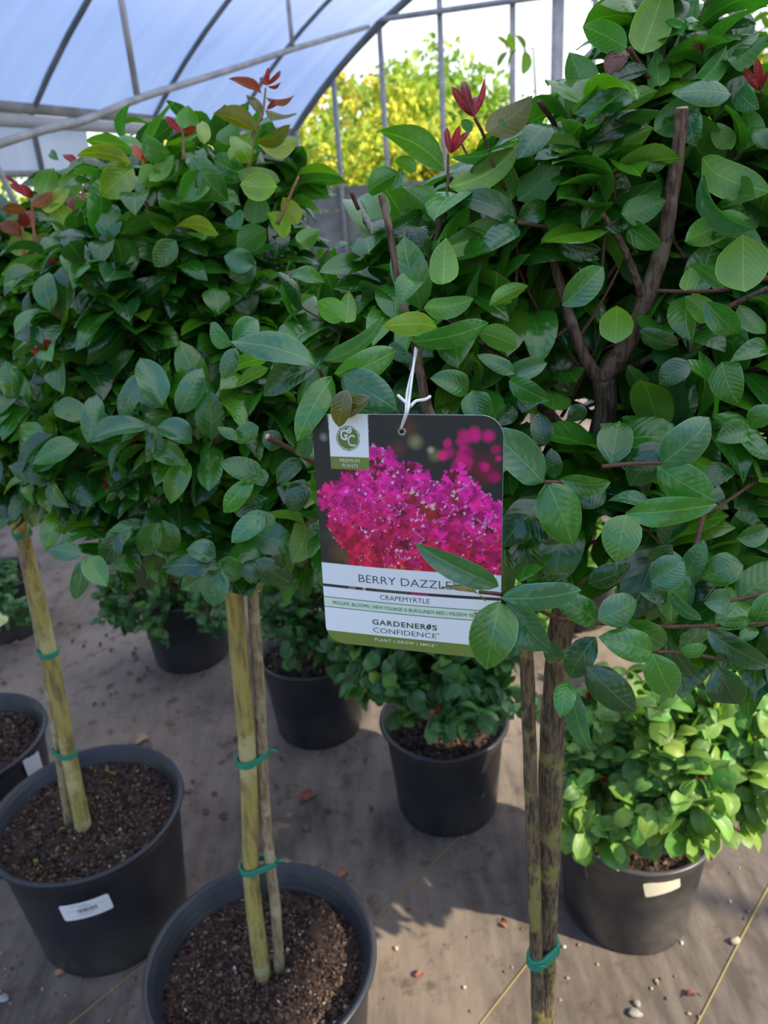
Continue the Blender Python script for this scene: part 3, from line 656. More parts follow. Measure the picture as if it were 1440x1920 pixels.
fill(lv, tw, [(1080, 520, .60, 270), (1290, 330, .60, 220), (850, 560, .58, 190), (1160, 960, .58, 230), (1360, 760, .60, 250), (700, 650, .60, 110), (730, 900, .60, 150), (1260, 1130, .56, 130), (1400, 1080, .57, 160), (960, 420, .58, 130), (900, 800, .62, 170), (1250, 150, .58, 110), (1500, 500, .6, 260)],
     400, (.043, .06), (.5, .62), GREENS, CT, keepm, .02, (3, 5), (8, 4), False, .25, .28)
def T(k):
    ox, oy = {1: (0, 0), 2: (720, 0), 3: (0, 480), 4: (720, 480), 5: (0, 960), 6: (720, 960)}[k]
    return lambda X, Y: (ox + X / 2, oy + Y / 2)
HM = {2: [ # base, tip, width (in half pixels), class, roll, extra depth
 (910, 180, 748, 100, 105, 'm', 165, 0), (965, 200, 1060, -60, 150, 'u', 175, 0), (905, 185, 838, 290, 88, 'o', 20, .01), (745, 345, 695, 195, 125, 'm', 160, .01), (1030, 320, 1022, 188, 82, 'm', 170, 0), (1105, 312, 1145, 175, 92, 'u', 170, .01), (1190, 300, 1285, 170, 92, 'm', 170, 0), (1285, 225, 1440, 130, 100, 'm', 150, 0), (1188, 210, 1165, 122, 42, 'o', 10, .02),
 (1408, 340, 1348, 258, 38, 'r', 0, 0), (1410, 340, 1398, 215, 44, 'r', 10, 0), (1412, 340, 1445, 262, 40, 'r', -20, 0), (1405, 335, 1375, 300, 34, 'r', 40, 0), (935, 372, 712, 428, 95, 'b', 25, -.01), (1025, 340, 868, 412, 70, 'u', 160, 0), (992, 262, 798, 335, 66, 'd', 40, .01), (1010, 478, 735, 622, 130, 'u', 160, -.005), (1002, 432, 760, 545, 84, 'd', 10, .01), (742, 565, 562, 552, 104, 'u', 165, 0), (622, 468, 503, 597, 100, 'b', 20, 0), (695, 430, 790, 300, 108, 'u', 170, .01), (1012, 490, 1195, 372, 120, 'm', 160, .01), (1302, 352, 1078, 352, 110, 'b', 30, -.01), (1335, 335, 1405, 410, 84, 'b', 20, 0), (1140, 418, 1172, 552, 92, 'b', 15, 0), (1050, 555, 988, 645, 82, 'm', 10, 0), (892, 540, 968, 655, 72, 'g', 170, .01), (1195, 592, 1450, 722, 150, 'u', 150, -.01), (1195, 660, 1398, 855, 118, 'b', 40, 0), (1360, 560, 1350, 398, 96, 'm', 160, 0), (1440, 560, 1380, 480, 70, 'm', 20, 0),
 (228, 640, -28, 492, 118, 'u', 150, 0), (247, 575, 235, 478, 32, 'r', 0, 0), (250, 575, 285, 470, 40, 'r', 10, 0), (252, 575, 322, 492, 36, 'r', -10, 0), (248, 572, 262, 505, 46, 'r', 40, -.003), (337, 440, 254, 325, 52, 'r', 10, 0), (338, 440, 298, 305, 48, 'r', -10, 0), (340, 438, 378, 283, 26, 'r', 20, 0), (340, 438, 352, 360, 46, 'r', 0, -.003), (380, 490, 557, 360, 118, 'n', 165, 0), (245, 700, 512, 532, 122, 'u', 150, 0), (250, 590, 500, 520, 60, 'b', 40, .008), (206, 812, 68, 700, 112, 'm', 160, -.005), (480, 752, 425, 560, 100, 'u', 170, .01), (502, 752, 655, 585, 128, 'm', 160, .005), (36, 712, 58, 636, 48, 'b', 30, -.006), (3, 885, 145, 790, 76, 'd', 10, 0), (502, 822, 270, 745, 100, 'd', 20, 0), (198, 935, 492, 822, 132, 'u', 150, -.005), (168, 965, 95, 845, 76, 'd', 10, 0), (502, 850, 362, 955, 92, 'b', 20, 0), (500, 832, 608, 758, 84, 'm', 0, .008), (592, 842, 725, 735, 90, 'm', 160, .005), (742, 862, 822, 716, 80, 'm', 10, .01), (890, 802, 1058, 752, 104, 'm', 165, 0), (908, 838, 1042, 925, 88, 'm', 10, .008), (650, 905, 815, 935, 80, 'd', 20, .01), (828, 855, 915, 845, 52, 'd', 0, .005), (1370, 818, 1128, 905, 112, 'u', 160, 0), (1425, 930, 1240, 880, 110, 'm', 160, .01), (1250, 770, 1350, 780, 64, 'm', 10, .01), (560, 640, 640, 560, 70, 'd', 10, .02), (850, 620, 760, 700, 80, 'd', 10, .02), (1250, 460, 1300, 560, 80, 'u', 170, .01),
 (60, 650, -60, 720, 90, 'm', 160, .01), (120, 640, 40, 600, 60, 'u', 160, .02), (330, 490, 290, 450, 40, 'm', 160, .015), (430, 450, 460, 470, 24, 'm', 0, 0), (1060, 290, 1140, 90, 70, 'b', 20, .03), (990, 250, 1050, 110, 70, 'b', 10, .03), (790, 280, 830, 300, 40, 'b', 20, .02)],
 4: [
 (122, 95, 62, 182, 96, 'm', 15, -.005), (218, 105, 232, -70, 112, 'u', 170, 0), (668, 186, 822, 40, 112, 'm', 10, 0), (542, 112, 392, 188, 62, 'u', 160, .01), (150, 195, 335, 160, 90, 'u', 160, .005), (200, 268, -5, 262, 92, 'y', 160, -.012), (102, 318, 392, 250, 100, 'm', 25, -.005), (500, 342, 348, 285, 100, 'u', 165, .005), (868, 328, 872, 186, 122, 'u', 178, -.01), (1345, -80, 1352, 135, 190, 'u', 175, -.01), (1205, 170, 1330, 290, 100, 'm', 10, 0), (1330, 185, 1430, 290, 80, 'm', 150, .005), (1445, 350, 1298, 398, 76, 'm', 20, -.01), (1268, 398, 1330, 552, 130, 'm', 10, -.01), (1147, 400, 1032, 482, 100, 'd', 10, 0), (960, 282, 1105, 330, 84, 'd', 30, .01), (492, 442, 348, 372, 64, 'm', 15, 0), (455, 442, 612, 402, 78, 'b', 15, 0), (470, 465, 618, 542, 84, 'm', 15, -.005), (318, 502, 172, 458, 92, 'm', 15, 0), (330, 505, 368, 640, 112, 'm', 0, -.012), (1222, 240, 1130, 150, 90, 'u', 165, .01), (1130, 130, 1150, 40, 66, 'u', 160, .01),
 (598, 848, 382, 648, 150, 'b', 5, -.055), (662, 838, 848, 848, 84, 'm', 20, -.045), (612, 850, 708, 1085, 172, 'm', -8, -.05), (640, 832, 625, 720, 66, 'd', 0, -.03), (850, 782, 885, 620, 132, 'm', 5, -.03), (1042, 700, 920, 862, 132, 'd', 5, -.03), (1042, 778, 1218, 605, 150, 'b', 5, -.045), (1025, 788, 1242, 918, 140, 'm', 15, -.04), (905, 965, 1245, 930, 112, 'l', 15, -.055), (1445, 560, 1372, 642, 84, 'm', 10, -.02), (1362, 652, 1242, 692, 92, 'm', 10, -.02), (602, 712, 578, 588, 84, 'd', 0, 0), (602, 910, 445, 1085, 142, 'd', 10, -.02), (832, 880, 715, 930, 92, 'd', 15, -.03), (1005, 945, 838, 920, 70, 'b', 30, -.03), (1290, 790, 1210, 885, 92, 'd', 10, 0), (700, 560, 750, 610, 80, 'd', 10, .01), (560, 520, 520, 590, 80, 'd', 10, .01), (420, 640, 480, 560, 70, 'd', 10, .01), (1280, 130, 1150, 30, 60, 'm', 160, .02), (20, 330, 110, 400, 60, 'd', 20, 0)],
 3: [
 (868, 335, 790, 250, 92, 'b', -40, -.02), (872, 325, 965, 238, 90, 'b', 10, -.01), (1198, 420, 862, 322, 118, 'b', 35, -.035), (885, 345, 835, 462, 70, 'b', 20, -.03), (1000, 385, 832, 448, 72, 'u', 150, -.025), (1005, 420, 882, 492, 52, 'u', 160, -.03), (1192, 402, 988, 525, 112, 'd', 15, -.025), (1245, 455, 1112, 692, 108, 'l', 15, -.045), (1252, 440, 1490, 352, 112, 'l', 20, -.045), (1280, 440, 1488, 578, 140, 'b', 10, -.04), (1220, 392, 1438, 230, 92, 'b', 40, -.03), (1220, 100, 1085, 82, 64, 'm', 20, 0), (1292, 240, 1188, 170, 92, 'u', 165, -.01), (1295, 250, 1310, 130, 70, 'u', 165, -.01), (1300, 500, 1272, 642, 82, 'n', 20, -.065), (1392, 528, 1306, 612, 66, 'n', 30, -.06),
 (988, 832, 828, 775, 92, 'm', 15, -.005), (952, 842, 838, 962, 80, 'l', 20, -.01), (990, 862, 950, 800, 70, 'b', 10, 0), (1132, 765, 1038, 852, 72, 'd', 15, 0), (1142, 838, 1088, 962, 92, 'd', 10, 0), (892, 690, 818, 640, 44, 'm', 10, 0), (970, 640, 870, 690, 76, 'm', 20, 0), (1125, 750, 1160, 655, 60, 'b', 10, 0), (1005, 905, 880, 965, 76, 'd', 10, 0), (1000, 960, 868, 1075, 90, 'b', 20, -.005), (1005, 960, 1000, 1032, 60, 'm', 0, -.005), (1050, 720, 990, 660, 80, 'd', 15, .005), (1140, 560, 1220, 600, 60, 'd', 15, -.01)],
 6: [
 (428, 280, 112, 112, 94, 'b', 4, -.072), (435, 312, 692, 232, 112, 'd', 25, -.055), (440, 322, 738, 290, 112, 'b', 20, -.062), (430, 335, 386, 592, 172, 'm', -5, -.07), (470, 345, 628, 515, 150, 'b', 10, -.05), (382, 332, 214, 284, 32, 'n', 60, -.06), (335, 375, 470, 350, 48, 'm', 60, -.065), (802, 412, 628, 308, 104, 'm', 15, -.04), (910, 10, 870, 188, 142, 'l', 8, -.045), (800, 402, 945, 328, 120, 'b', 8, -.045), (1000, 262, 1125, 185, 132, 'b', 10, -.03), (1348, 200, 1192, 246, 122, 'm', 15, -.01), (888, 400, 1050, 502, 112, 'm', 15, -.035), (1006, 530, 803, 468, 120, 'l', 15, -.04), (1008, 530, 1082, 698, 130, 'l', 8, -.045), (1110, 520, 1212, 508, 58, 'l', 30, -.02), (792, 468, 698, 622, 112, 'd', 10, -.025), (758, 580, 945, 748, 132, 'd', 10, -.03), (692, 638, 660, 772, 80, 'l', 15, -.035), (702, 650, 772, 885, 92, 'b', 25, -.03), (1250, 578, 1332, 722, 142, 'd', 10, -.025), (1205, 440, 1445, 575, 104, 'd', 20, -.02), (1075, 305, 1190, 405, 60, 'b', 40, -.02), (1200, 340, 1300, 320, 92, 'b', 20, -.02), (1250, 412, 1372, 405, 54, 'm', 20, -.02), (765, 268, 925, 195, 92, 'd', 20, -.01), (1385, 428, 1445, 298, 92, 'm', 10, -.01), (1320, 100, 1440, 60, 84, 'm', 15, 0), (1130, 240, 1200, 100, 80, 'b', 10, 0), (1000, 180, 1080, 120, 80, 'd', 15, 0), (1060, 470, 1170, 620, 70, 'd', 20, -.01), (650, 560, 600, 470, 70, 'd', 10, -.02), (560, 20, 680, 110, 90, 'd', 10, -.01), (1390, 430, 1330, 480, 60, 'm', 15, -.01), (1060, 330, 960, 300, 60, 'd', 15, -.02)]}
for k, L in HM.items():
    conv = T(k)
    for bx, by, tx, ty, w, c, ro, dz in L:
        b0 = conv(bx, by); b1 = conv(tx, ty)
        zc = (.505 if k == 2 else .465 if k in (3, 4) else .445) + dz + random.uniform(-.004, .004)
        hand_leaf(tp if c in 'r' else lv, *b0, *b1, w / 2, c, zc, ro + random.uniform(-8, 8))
TW = [([(1045, 1160), (1120, 1168), (1260, 1175), (1440, 1168)], .415, .43, (.0016, .0012)), ([(1440, 1112), (1340, 1132)], .44, .43, (.0016, .0012)), ([(1292, 1078), (1318, 970), (1330, 920)], .45, .47, (.0022, .0016)), ([(1128, 875), (1180, 870), (1240, 868)], .425, .42, (.0016, .0012)),
      ([(502, 820), (545, 842), (590, 868), (640, 890)], .46, .5, (.0018, .002)), ([(598, 690), (622, 745), (660, 800)], .43, .5, (.0012, .002)), ([(970, 417), (1040, 428), (1095, 442)], .5, .55, (.0016, .002)), ([(1010, 190), (1040, 235), (1060, 300)], .51, .55, (.0022, .002)), ([(920, 300), (955, 365), (975, 400)], .505, .54, (.0012, .0018)), ([(840, 290), (838, 360), (820, 440), (790, 530)], .505, .51, (.001, .0022)), ([(890, 222), (905, 250), (930, 320)], .505, .52, (.0012, .0016)), ([(658, 360), (672, 392)], .49, .5, (.0018, .0018)),
      ([(900, 1110), (960, 1120), (1045, 1160)], .378, .415, (.0012, .0016)), ([(1180, 90), (1205, 130), (1250, 200), (1262, 330)], .5, .55, (.0018, .0026)), ([(1430, 170), (1400, 230), (1330, 330)], .5, .55, (.0012, .002)), ([(1020, 903), (1060, 905)], .41, .42, (.0012, .0014)), ([(1228, 545), (1345, 545), (1440, 520)], .5, .46, (.0014, .0018)), ([(1250, 985), (1330, 960), (1420, 900)], .47, .5, (.0012, .0016)), ([(1225, 1222), (1290, 1225), (1400, 1245)], .42, .43, (.0012, .0014)), ([(1322, 900), (1400, 850), (1440, 850)], .5, .5, (.0016, .0016))]
for L, z0, z1, R in TW:
    B = spline([at(px, py, z0 + (z1 - z0) * i / (len(L) - 1)) for i, (px, py) in enumerate(L)], 5); mb = MB(); tube(mb, B, lerpn(R, len(B)) * .8, 8, (.10, .045, .028), True, .08); mb.build('twig', M_TWIG, tm, OM)
lv.build('foliage', M_LEAF, tm, OM); tw.build('twigs', M_TWIG, tm, OM)['kind'] = 'stuff'; o = tp.build('young_leaves', M_YOUNG, tm, OM); o['label'] = 'burgundy red young leaves at the shoot tips'
mb = MB()      # pale pruned end of the main branch
c = at_y(1279, 203, .55); tube(mb, [c - ZZ * .0006, c + ZZ * .0008], .0036, 12, (.55, .40, .26)); mb.build('pruned_end', M_TWIG, tm, OM); mb = MB(); c = at(502, 819, .46); tube(mb, [c, c + nrm(at(495, 815, .458) - c) * .0008], .0019, 8, (.55, .42, .28)); mb.build('pruned_end', M_TWIG, tm, OM)

# ------------------------------------------------------------------ the printed tag
K = [at_y(584, 776, .404), at_y(945, 779, .367), at_y(937, 1238, .367), at_y(613, 1203, .404)]     # TL TR BR BL
CN = nrm(np.cross(K[3] - K[0], K[1] - K[0])); CN = CN if CN @ (CP - K[0]) > 0 else -CN
CW, CH = .105, .144
def card(u, v, off=0.0):
    bow = .0022 * math.sin(math.pi * u) * math.sin(math.pi * v)
    return (K[0] * (1 - u) + K[1] * u) * (1 - v) + (K[3] * (1 - u) + K[2] * u) * v + CN * (off + bow)
pt = thing('plant_tag', 'printed plant tag with a magenta flower picture hanging in the nearest tree', 'plant tag', tuple(card(.49, .06)))
OT = np.array(pt.location)
def in_card(u, v):
    r = .085; x, y = u * CW / CH / (CW / CH), v
    du, dv = min(u, 1 - u), min(v, 1 - v); ru, rv = r * 1.15, r
    if du < ru and dv < rv: return ((ru - du) / ru) ** 2 + ((rv - dv) / rv) ** 2 <= 1
    return True
def outline(u0, u1, v0, v1, ru, corners=(1, 1, 1, 1), n=8):
    rv = ru * CW / CH; P = []
    for k, (cu, cv, a0) in enumerate(((u1 - ru, v0 + rv, -90), (u1 - ru, v1 - rv, 0), (u0 + ru, v1 - rv, 90), (u0 + ru, v0 + rv, 180))):
        ex = (u1, u1, u0, u0)[k]; ey = (v0, v1, v1, v0)[k]
        if not corners[k]: P.append((ex, ey)); continue
        for i in range(n + 1):
            a = math.radians(a0 + 90 * i / n); P.append((cu + ru * math.cos(a), cv + rv * math.sin(a)))
    return P
RU = .11
# body: a fine grid coloured like the printing, then its rim and back; corners rounded by squeezing the rows
NU, NV = 230, 300
vs = np.linspace(0, 1, NV + 1); RV = RU * CW / CH
def inset(v):
    d = min(v, 1 - v)
    return 0 if d >= RV else RU * (1 - math.sqrt(max(0, 1 - ((RV - d) / RV) ** 2)))
PIC = np.zeros((NV + 1, NU + 1, 3)); UU, VV = np.meshgrid(np.linspace(0, 1, NU + 1), vs)
rg = np.random.default_rng(5)
PIC[:] = (.022, .028, .028)
PIC += np.clip(rg.normal(size=(NV + 1, NU + 1, 1)) * .002, -.003, .003)
def blob(u, v, r, col, soft=.5, sq=1.0):
    d = np.hypot((UU - u), (VV - v) * CH / CW * sq) / r; a = np.clip((1 - d) / soft, 0, 1)[..., None]
    PIC[:] = PIC * (1 - a) + np.array(col) * a
for u, v, r, c in ((.52, .05, .07, (.10, .045, .03)), (.56, .10, .05, (.22, .24, .10)), (.47, .13, .06, (.09, .04, .03)), (.66, .15, .045, (.16, .17, .05)), (.64, .13, .025, (.4, .38, .3)), (.06, .09, .03, (.2, .25, .25)), (.12, .57, .09, (.12, .07, .025)), (.06, .50, .06, (.04, .06, .03)), (.18, .60, .05, (.22, .1, .04)), (.90, .20, .1, (.15, .02, .03))): blob(u, v, r, c, .9)
for i in range(26):
    u, v = rg.uniform(.72, .98), rg.uniform(.05, .24)
    if (u - .88) ** 2 / .03 + (v - .14) ** 2 / .012 < 1: blob(u, v, rg.uniform(.02, .045), np.array((.62, .012, .19)) * rg.uniform(.5, 1.1), .7)
blob(.70, .15, .035, (.66, .02, .2), .6)
CL = [(0.02, .30), (.06, .27), (.12, .29), (.3, .12), (.4, .13), (.47, .18), (.56, .19), (.62, .24), (.68, .27), (.73, .22), (.8, .2), (.86, .27), (.95, .33), (1.02, .3), (1.02, .7), (.2, .66), (.18, .55), (.10, .50), (.06, .44), (.10, .38), (.02, .37)]
def inside(u, v):
    c = False; j = len(CL) - 1
    for i in range(len(CL)):
        (a, b), (p, q) = CL[i], CL[j]
        if (b > v) != (q > v) and u < (p - a) * (v - b) / (q - b) + a: c = not c
        j = i
    return c
def petal(u, v, r, col, edge):
    iu0, iu1 = max(0, int((u - r * 1.3) * NU)), min(NU, int((u + r * 1.3) * NU) + 1); iv0, iv1 = max(0, int((v - r * 1.1) * NV)), min(NV, int((v + r * 1.1) * NV) + 1)
    if iu1 <= iu0 or iv1 <= iv0: return
    du = UU[iv0:iv1, iu0:iu1] - u; dv = (VV[iv0:iv1, iu0:iu1] - v) * CH / CW
    th = np.arctan2(dv, du); p1, p2 = rg.uniform(0, 6.3, 2); rr = r * (1 + .28 * np.sin(3 * th + p1) + .18 * np.sin(7 * th + p2) + .1 * np.sin(13 * th + p1))
    q = np.hypot(du, dv) / rr; sh = 1 - .45 * np.clip(q, 0, 1) * (np.sin(th * 2 + p2) > .2)
    sub = PIC[iv0:iv1, iu0:iu1]; m_ = q < 1; ed = (q > .82) & m_ & (np.sin(th + p2) > .1)
    sub[m_] = (np.array(col) * sh[..., None])[m_]
    if edge is not None: sub[ed] = edge
pts_ = []
while len(pts_) < 1500:
    u, v = rg.uniform(0, 1), rg.uniform(.1, .66)
    if inside(u, v): pts_.append((u, v))
for i, (u, v) in enumerate(pts_):
    low = np.clip((v - .25) / .3 + rg.normal() * .22 - (u - .5) * .35, 0, 1)
    c = np.array((.66, .018, .30)) * (1 - low) + np.array((.52, .012, .06)) * low
    c = c * rg.uniform(.45, 1.2); dark = rg.random() < .07
    if dark: c = np.array((.12, .01, .025))
    e = None
    if rg.random() < .16 * (1.3 - low) + .03: e = np.array((.85, .38, .66)) * rg.uniform(.6, 1.05)
    elif rg.random() < .12 * low: e = (.8, .15, .06)
    petal(u, v, rg.uniform(.012, .036), np.array(c) * 1.28, e)
for u, v, r in ((.545, .185 + .12, .022), (.65, .36, .03), (.60, .345, .018), (.76, .30, .016)):
    petal(u, v + .02, r * 1.2, (.28, .03, .02), None); petal(u, v, r, (.34, .03, .03), None); petal(u - .004, v - .012, r * .6, (.72, .45, .5), None)
for i in range(80):
    u, v = pts_[rg.integers(len(pts_))]
    if u + v * .6 < .35: continue
    petal(u, v, rg.uniform(.003, .009), np.array((.9, .55, .8)) * rg.uniform(.7, 1.05), None)
for i in range(14): petal(.5 + rg.normal() * .05, .64 + rg.normal() * .015, .012, (.75, .12, .05), (.8, .45, .1))
WHITE, PALEG, GREEN, DARK = np.array((.74, .82, .86)), np.array((.58, .78, .63)), np.array((.155, .225, .045)), np.array((.03, .04, .045))
st = (VV >= .622); PIC[st] = WHITE
fade = (VV >= .622) & (VV < .717); PIC[fade] = PIC[fade] * .96
dk = (VV >= .717) & (VV < .731); PIC[dk] = DARK
for u0, u1, c in ((.16, .2, (.2, .19, .1)), (.24, .26, (.35, .36, .3)), (.33, .5, (.06, .07, .035)), (.52, .62, (.3, .03, .09)), (.7, .85, (.02, .03, .03))): PIC[dk & (UU > u0) & (UU < u1)] = c
PIC[(VV >= .7775) & (VV < .7805)] = DARK; PIC[(VV >= .7805) & (VV < .824)] = PALEG; PIC[(VV >= .824) & (VV < .8268)] = DARK
PIC[VV >= .9415] = GREEN
lb = (UU > .095) & (UU < .31); PIC[lb & (VV < .166)] = (.72, .79, .80); PIC[lb & (VV >= .166) & (VV < .214)] = GREEN
cd = np.hypot(UU - .199, (VV - .0925) * CH / CW); PIC[lb & (cd < .066) & (VV < .17)] = (.05, .11, .07); PIC[lb & (cd < .062) & (VV < .17)] = (.55, .62, .5); PIC[lb & (cd < .0575) & (VV < .17)] = (.12, .19, .045)
PIC[np.hypot(UU - .49, (VV - .062) * CH / CW) < .019] = (.55, .58, .56); PIC[np.hypot(UU - .49, (VV - .062) * CH / CW) < .0145] = (.004, .006, .005)
body = MB(); V, uvs, cs = [], [], []
for i, v in enumerate(vs):
    e = inset(v)
    for j in range(NU + 1):
        u = e + (1 - 2 * e) * j / NU; V.append(card(u, v)); uvs.append((u, v))
        cs.append(PIC[i, min(NU, int(round(u * NU)))])
body.add(V, np.array([(i * (NU + 1) + j, i * (NU + 1) + j + 1, (i + 1) * (NU + 1) + j + 1, (i + 1) * (NU + 1) + j)[::-1] for i in range(NV) for j in range(NU)]), uvs, np.array(cs))
body.build('printed_card', M_CARD, pt, OT)
mb = MB(); ol = outline(0, 1, 0, 1, RU, n=10); k = len(ol)      # thickness and plain back
front = [card(u, v, -.00002) for u, v in ol]; rear = [card(u, v, -.0006) for u, v in ol]
mb.add(front + rear, [(i, (i + 1) % k, k + (i + 1) % k, k + i) for i in range(k)] + [tuple(range(k, 2 * k))], None, (.66, .70, .72)); mb.build('card_back', M_CARD, pt, OT, False)

def lettering(text, u0, u1, vbase, cap, col, weight=0.0, name='lettering', spacing=1.0, off=.00018):
    cu = bpy.data.curves.new(name, 'FONT'); cu.body = text; cu.size = 1; cu.offset = weight; cu.resolution_u = 3; cu.space_character = spacing
    ob = bpy.data.objects.new(name, cu); COL.objects.link(ob); bpy.context.view_layer.update()
    me = bpy.data.meshes.new_from_object(ob.evaluated_get(bpy.context.evaluated_depsgraph_get()))
    co = np.array([v.co[:] for v in me.vertices]); fs = [tuple(p.vertices) for p in me.polygons]
    bpy.data.objects.remove(ob); bpy.data.curves.remove(cu); bpy.data.meshes.remove(me)
    x0, x1 = co[:, 0].min(), co[:, 0].max(); capu = .73
    V = [card(u0 + (u1 - u0) * (x - x0) / (x1 - x0), vbase - cap * y / capu, off) for x, y, _ in co]
    mb = MB(); mb.add(V, fs, None, col); mb.build(name, M_CARD, pt, OT, False)
TXT = (.035, .05, .075); TG = (.045, .09, .055)
lettering('BERRY DAZZLE', .222, .742, .694, .037, TXT, -.012); lettering('®', .748, .772, .672, .02, TXT)
lettering('CRAPEMYRTLE', .342, .622, .766, .0235, TXT, -.01)
lettering('PROLIFIC BLOOMS | NEW FOLIAGE IS BURGUNDY-RED | MILDEW RESISTANT', .055, .965, .8115, .0165, TG, -.004)
lettering('GARDENER', .288, .598, .888, .0255, TG, .014, spacing=1.12); lettering('S', .632, .66, .888, .0255, TG, .014); lettering('CONFIDENCE', .29, .655, .9265, .0245, TG, -.008); lettering('®', .66, .672, .908, .009, TG)
lettering('PLANT | GROW | SMILE', .297, .64, .9685, .0145, (.68, .75, .62), .014, spacing=1.15); lettering('TM', .645, .657, .961, .005, (.6, .68, .55))
lettering('PREMIUM', .148, .258, .186, .0145, (.62, .7, .58), 0); lettering('PLANTS', .16, .248, .206, .0145, (.62, .7, .58), 0)
lettering('G', .156, .195, .098, .041, (.66, .74, .76), .03); lettering('C', .196, .237, .122, .046, (.62, .72, .66), 0.005)
def tag_leaf(u, v, L, ang, col, vein, name):
    mb = MB(); P = []
    ca, sa = math.cos(ang), math.sin(ang)
    def q(t, s): return (u + (t * ca - s * sa) * L, v - (t * sa + s * ca) * L * CW / CH)
    for i in range(9): P.append(q(i / 8, .30 * math.sin(math.pi * (i / 8) ** .8)))
    for i in range(7, 0, -1): P.append(q(i / 8, -.30 * math.sin(math.pi * (i / 8) ** .8)))
    mb.add([card(a, b, .00022) for a, b in P], [tuple(range(len(P)))], None, col)
    R_ = [q(-.3, .06), q(0, 0.02), q(.8, .02), q(.8, -.02), q(0, -.03), q(-.3, -.0)]
    mb.add([card(a, b, .00026) for a, b in R_[1:5]], [(0, 1, 2, 3)], None, vein); mb.add([card(a, b, .00024) for a, b in (R_[0], R_[1], R_[4], R_[5])], [(0, 1, 2, 3)], None, col)
    mb.build(name, M_CARD, pt, OT, False)
tag_leaf(.199, .076, .046, math.radians(66), (.66, .74, .76), (.05, .1, .06), 'leaf_emblem'); tag_leaf(.606, .888, .044, math.radians(68), TG, (.4, .5, .42), 'leaf_emblem')
hp = card(.49, .05, .0012)
mb = MB(); s1 = [hp, at(764, 772, .384), at(767, 752, .392), at(770, 728, .42), at(776, 680, .45), at(779, 652, .49)]; tube(mb, spline(s1, 5), .00075, 7)
s2 = [hp, at(761, 774, .386), at(762, 756, .393), at(764, 732, .42), at(774, 690, .45), at(782, 655, .495)]; tube(mb, spline(s2, 5), .00075, 7)
tube(mb, spline([at(746, 741, .393), at(758, 752, .391), at(772, 763, .39)], 5), .0008, 7); tube(mb, spline([at(770, 762, .389), at(780, 752, .391), at(797, 749, .394), at(807, 743, .396)], 5), .0008, 7)
mb.build('string', M_STRING, pt, OT)

# ------------------------------------------------------------------ shrubs in pots behind
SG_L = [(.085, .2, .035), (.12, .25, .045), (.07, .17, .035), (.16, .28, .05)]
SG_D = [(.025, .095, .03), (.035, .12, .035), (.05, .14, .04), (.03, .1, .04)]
def shrub(label, x, y, R, Hh, spheres, n, cols, Lr, seed, soil_n=500, keep=None, tip=0.0, ratio=(.6, .74)):
    global RNG
    RNG = np.random.default_rng(seed); random.seed(seed)
    root = thing('potted_shrub', label, 'potted shrub', (x, y, 0), 'potted shrubs behind the trees')
    O = np.array(root.location); pot = make_pot(root, x, y, R, Hh, .006, seed, M_POT_DUSTY if seed == 61 else None)
    make_soil(root, x, y, R - .018, Hh - .035, soil_n, (.003, .007))
    lv, tw, tp = MB(), MB(), MB(); ctr = np.array([x, y, Hh])
    fill(lv, tw, spheres, n, Lr, ratio, cols, ctr, keep, Lr[0] * .45, (3, 6), (5, 4), True, .1, .3, tp, tip)
    for xs, ys, zs, rs in spheres:
        c = at(xs, ys, zs)
        for k in range(2):
            e = c + RNG.normal(size=3) * rs * zs / F * .35
            st_ = MB(); tube(st_, spline([ctr + RNG.normal(size=3) * .015 - ZZ * .03, (ctr * .6 + e * .4) + ZZ * .05, e], 5), lerpn([.004, .0015], 11), 6, (.22, .11, .06)); st_.build('stem', M_TWIG, root, O)
    lv.build('foliage', M_SHRUB, root, O); tw.build('twigs', M_TWIG, root, O)['kind'] = 'stuff'
    if tp.n: tp.build('young_leaves', M_YOUNG, root, O)
    return root, pot, O
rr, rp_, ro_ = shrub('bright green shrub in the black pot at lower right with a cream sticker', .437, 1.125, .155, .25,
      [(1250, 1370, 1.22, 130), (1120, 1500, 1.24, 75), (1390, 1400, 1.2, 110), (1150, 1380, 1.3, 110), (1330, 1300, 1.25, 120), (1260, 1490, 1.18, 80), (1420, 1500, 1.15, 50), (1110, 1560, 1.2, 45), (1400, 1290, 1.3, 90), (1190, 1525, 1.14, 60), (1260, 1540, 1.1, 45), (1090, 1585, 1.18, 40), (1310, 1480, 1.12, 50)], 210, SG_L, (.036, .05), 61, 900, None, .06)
sticker(rp_, rr, .437, 1.125, .155, .25, 1241, 1660, .066, .037, (.66, .60, .44), False, .22, label='blank cream sticker')
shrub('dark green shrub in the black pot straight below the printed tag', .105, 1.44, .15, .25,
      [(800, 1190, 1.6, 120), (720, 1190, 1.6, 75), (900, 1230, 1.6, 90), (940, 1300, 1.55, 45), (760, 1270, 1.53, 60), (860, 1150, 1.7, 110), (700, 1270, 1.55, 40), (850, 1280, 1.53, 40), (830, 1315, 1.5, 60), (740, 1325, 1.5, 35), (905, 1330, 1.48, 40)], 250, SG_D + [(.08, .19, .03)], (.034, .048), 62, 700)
shrub('dark green shrub in the black pot right of the yellow-green stem', -.22, 1.77, .15, .25,
      [(575, 1120, 1.95, 95), (650, 1210, 1.9, 50), (540, 1190, 1.9, 55), (600, 1050, 2.0, 90), (640, 1130, 1.9, 60)], 120, SG_D, (.034, .048), 63)
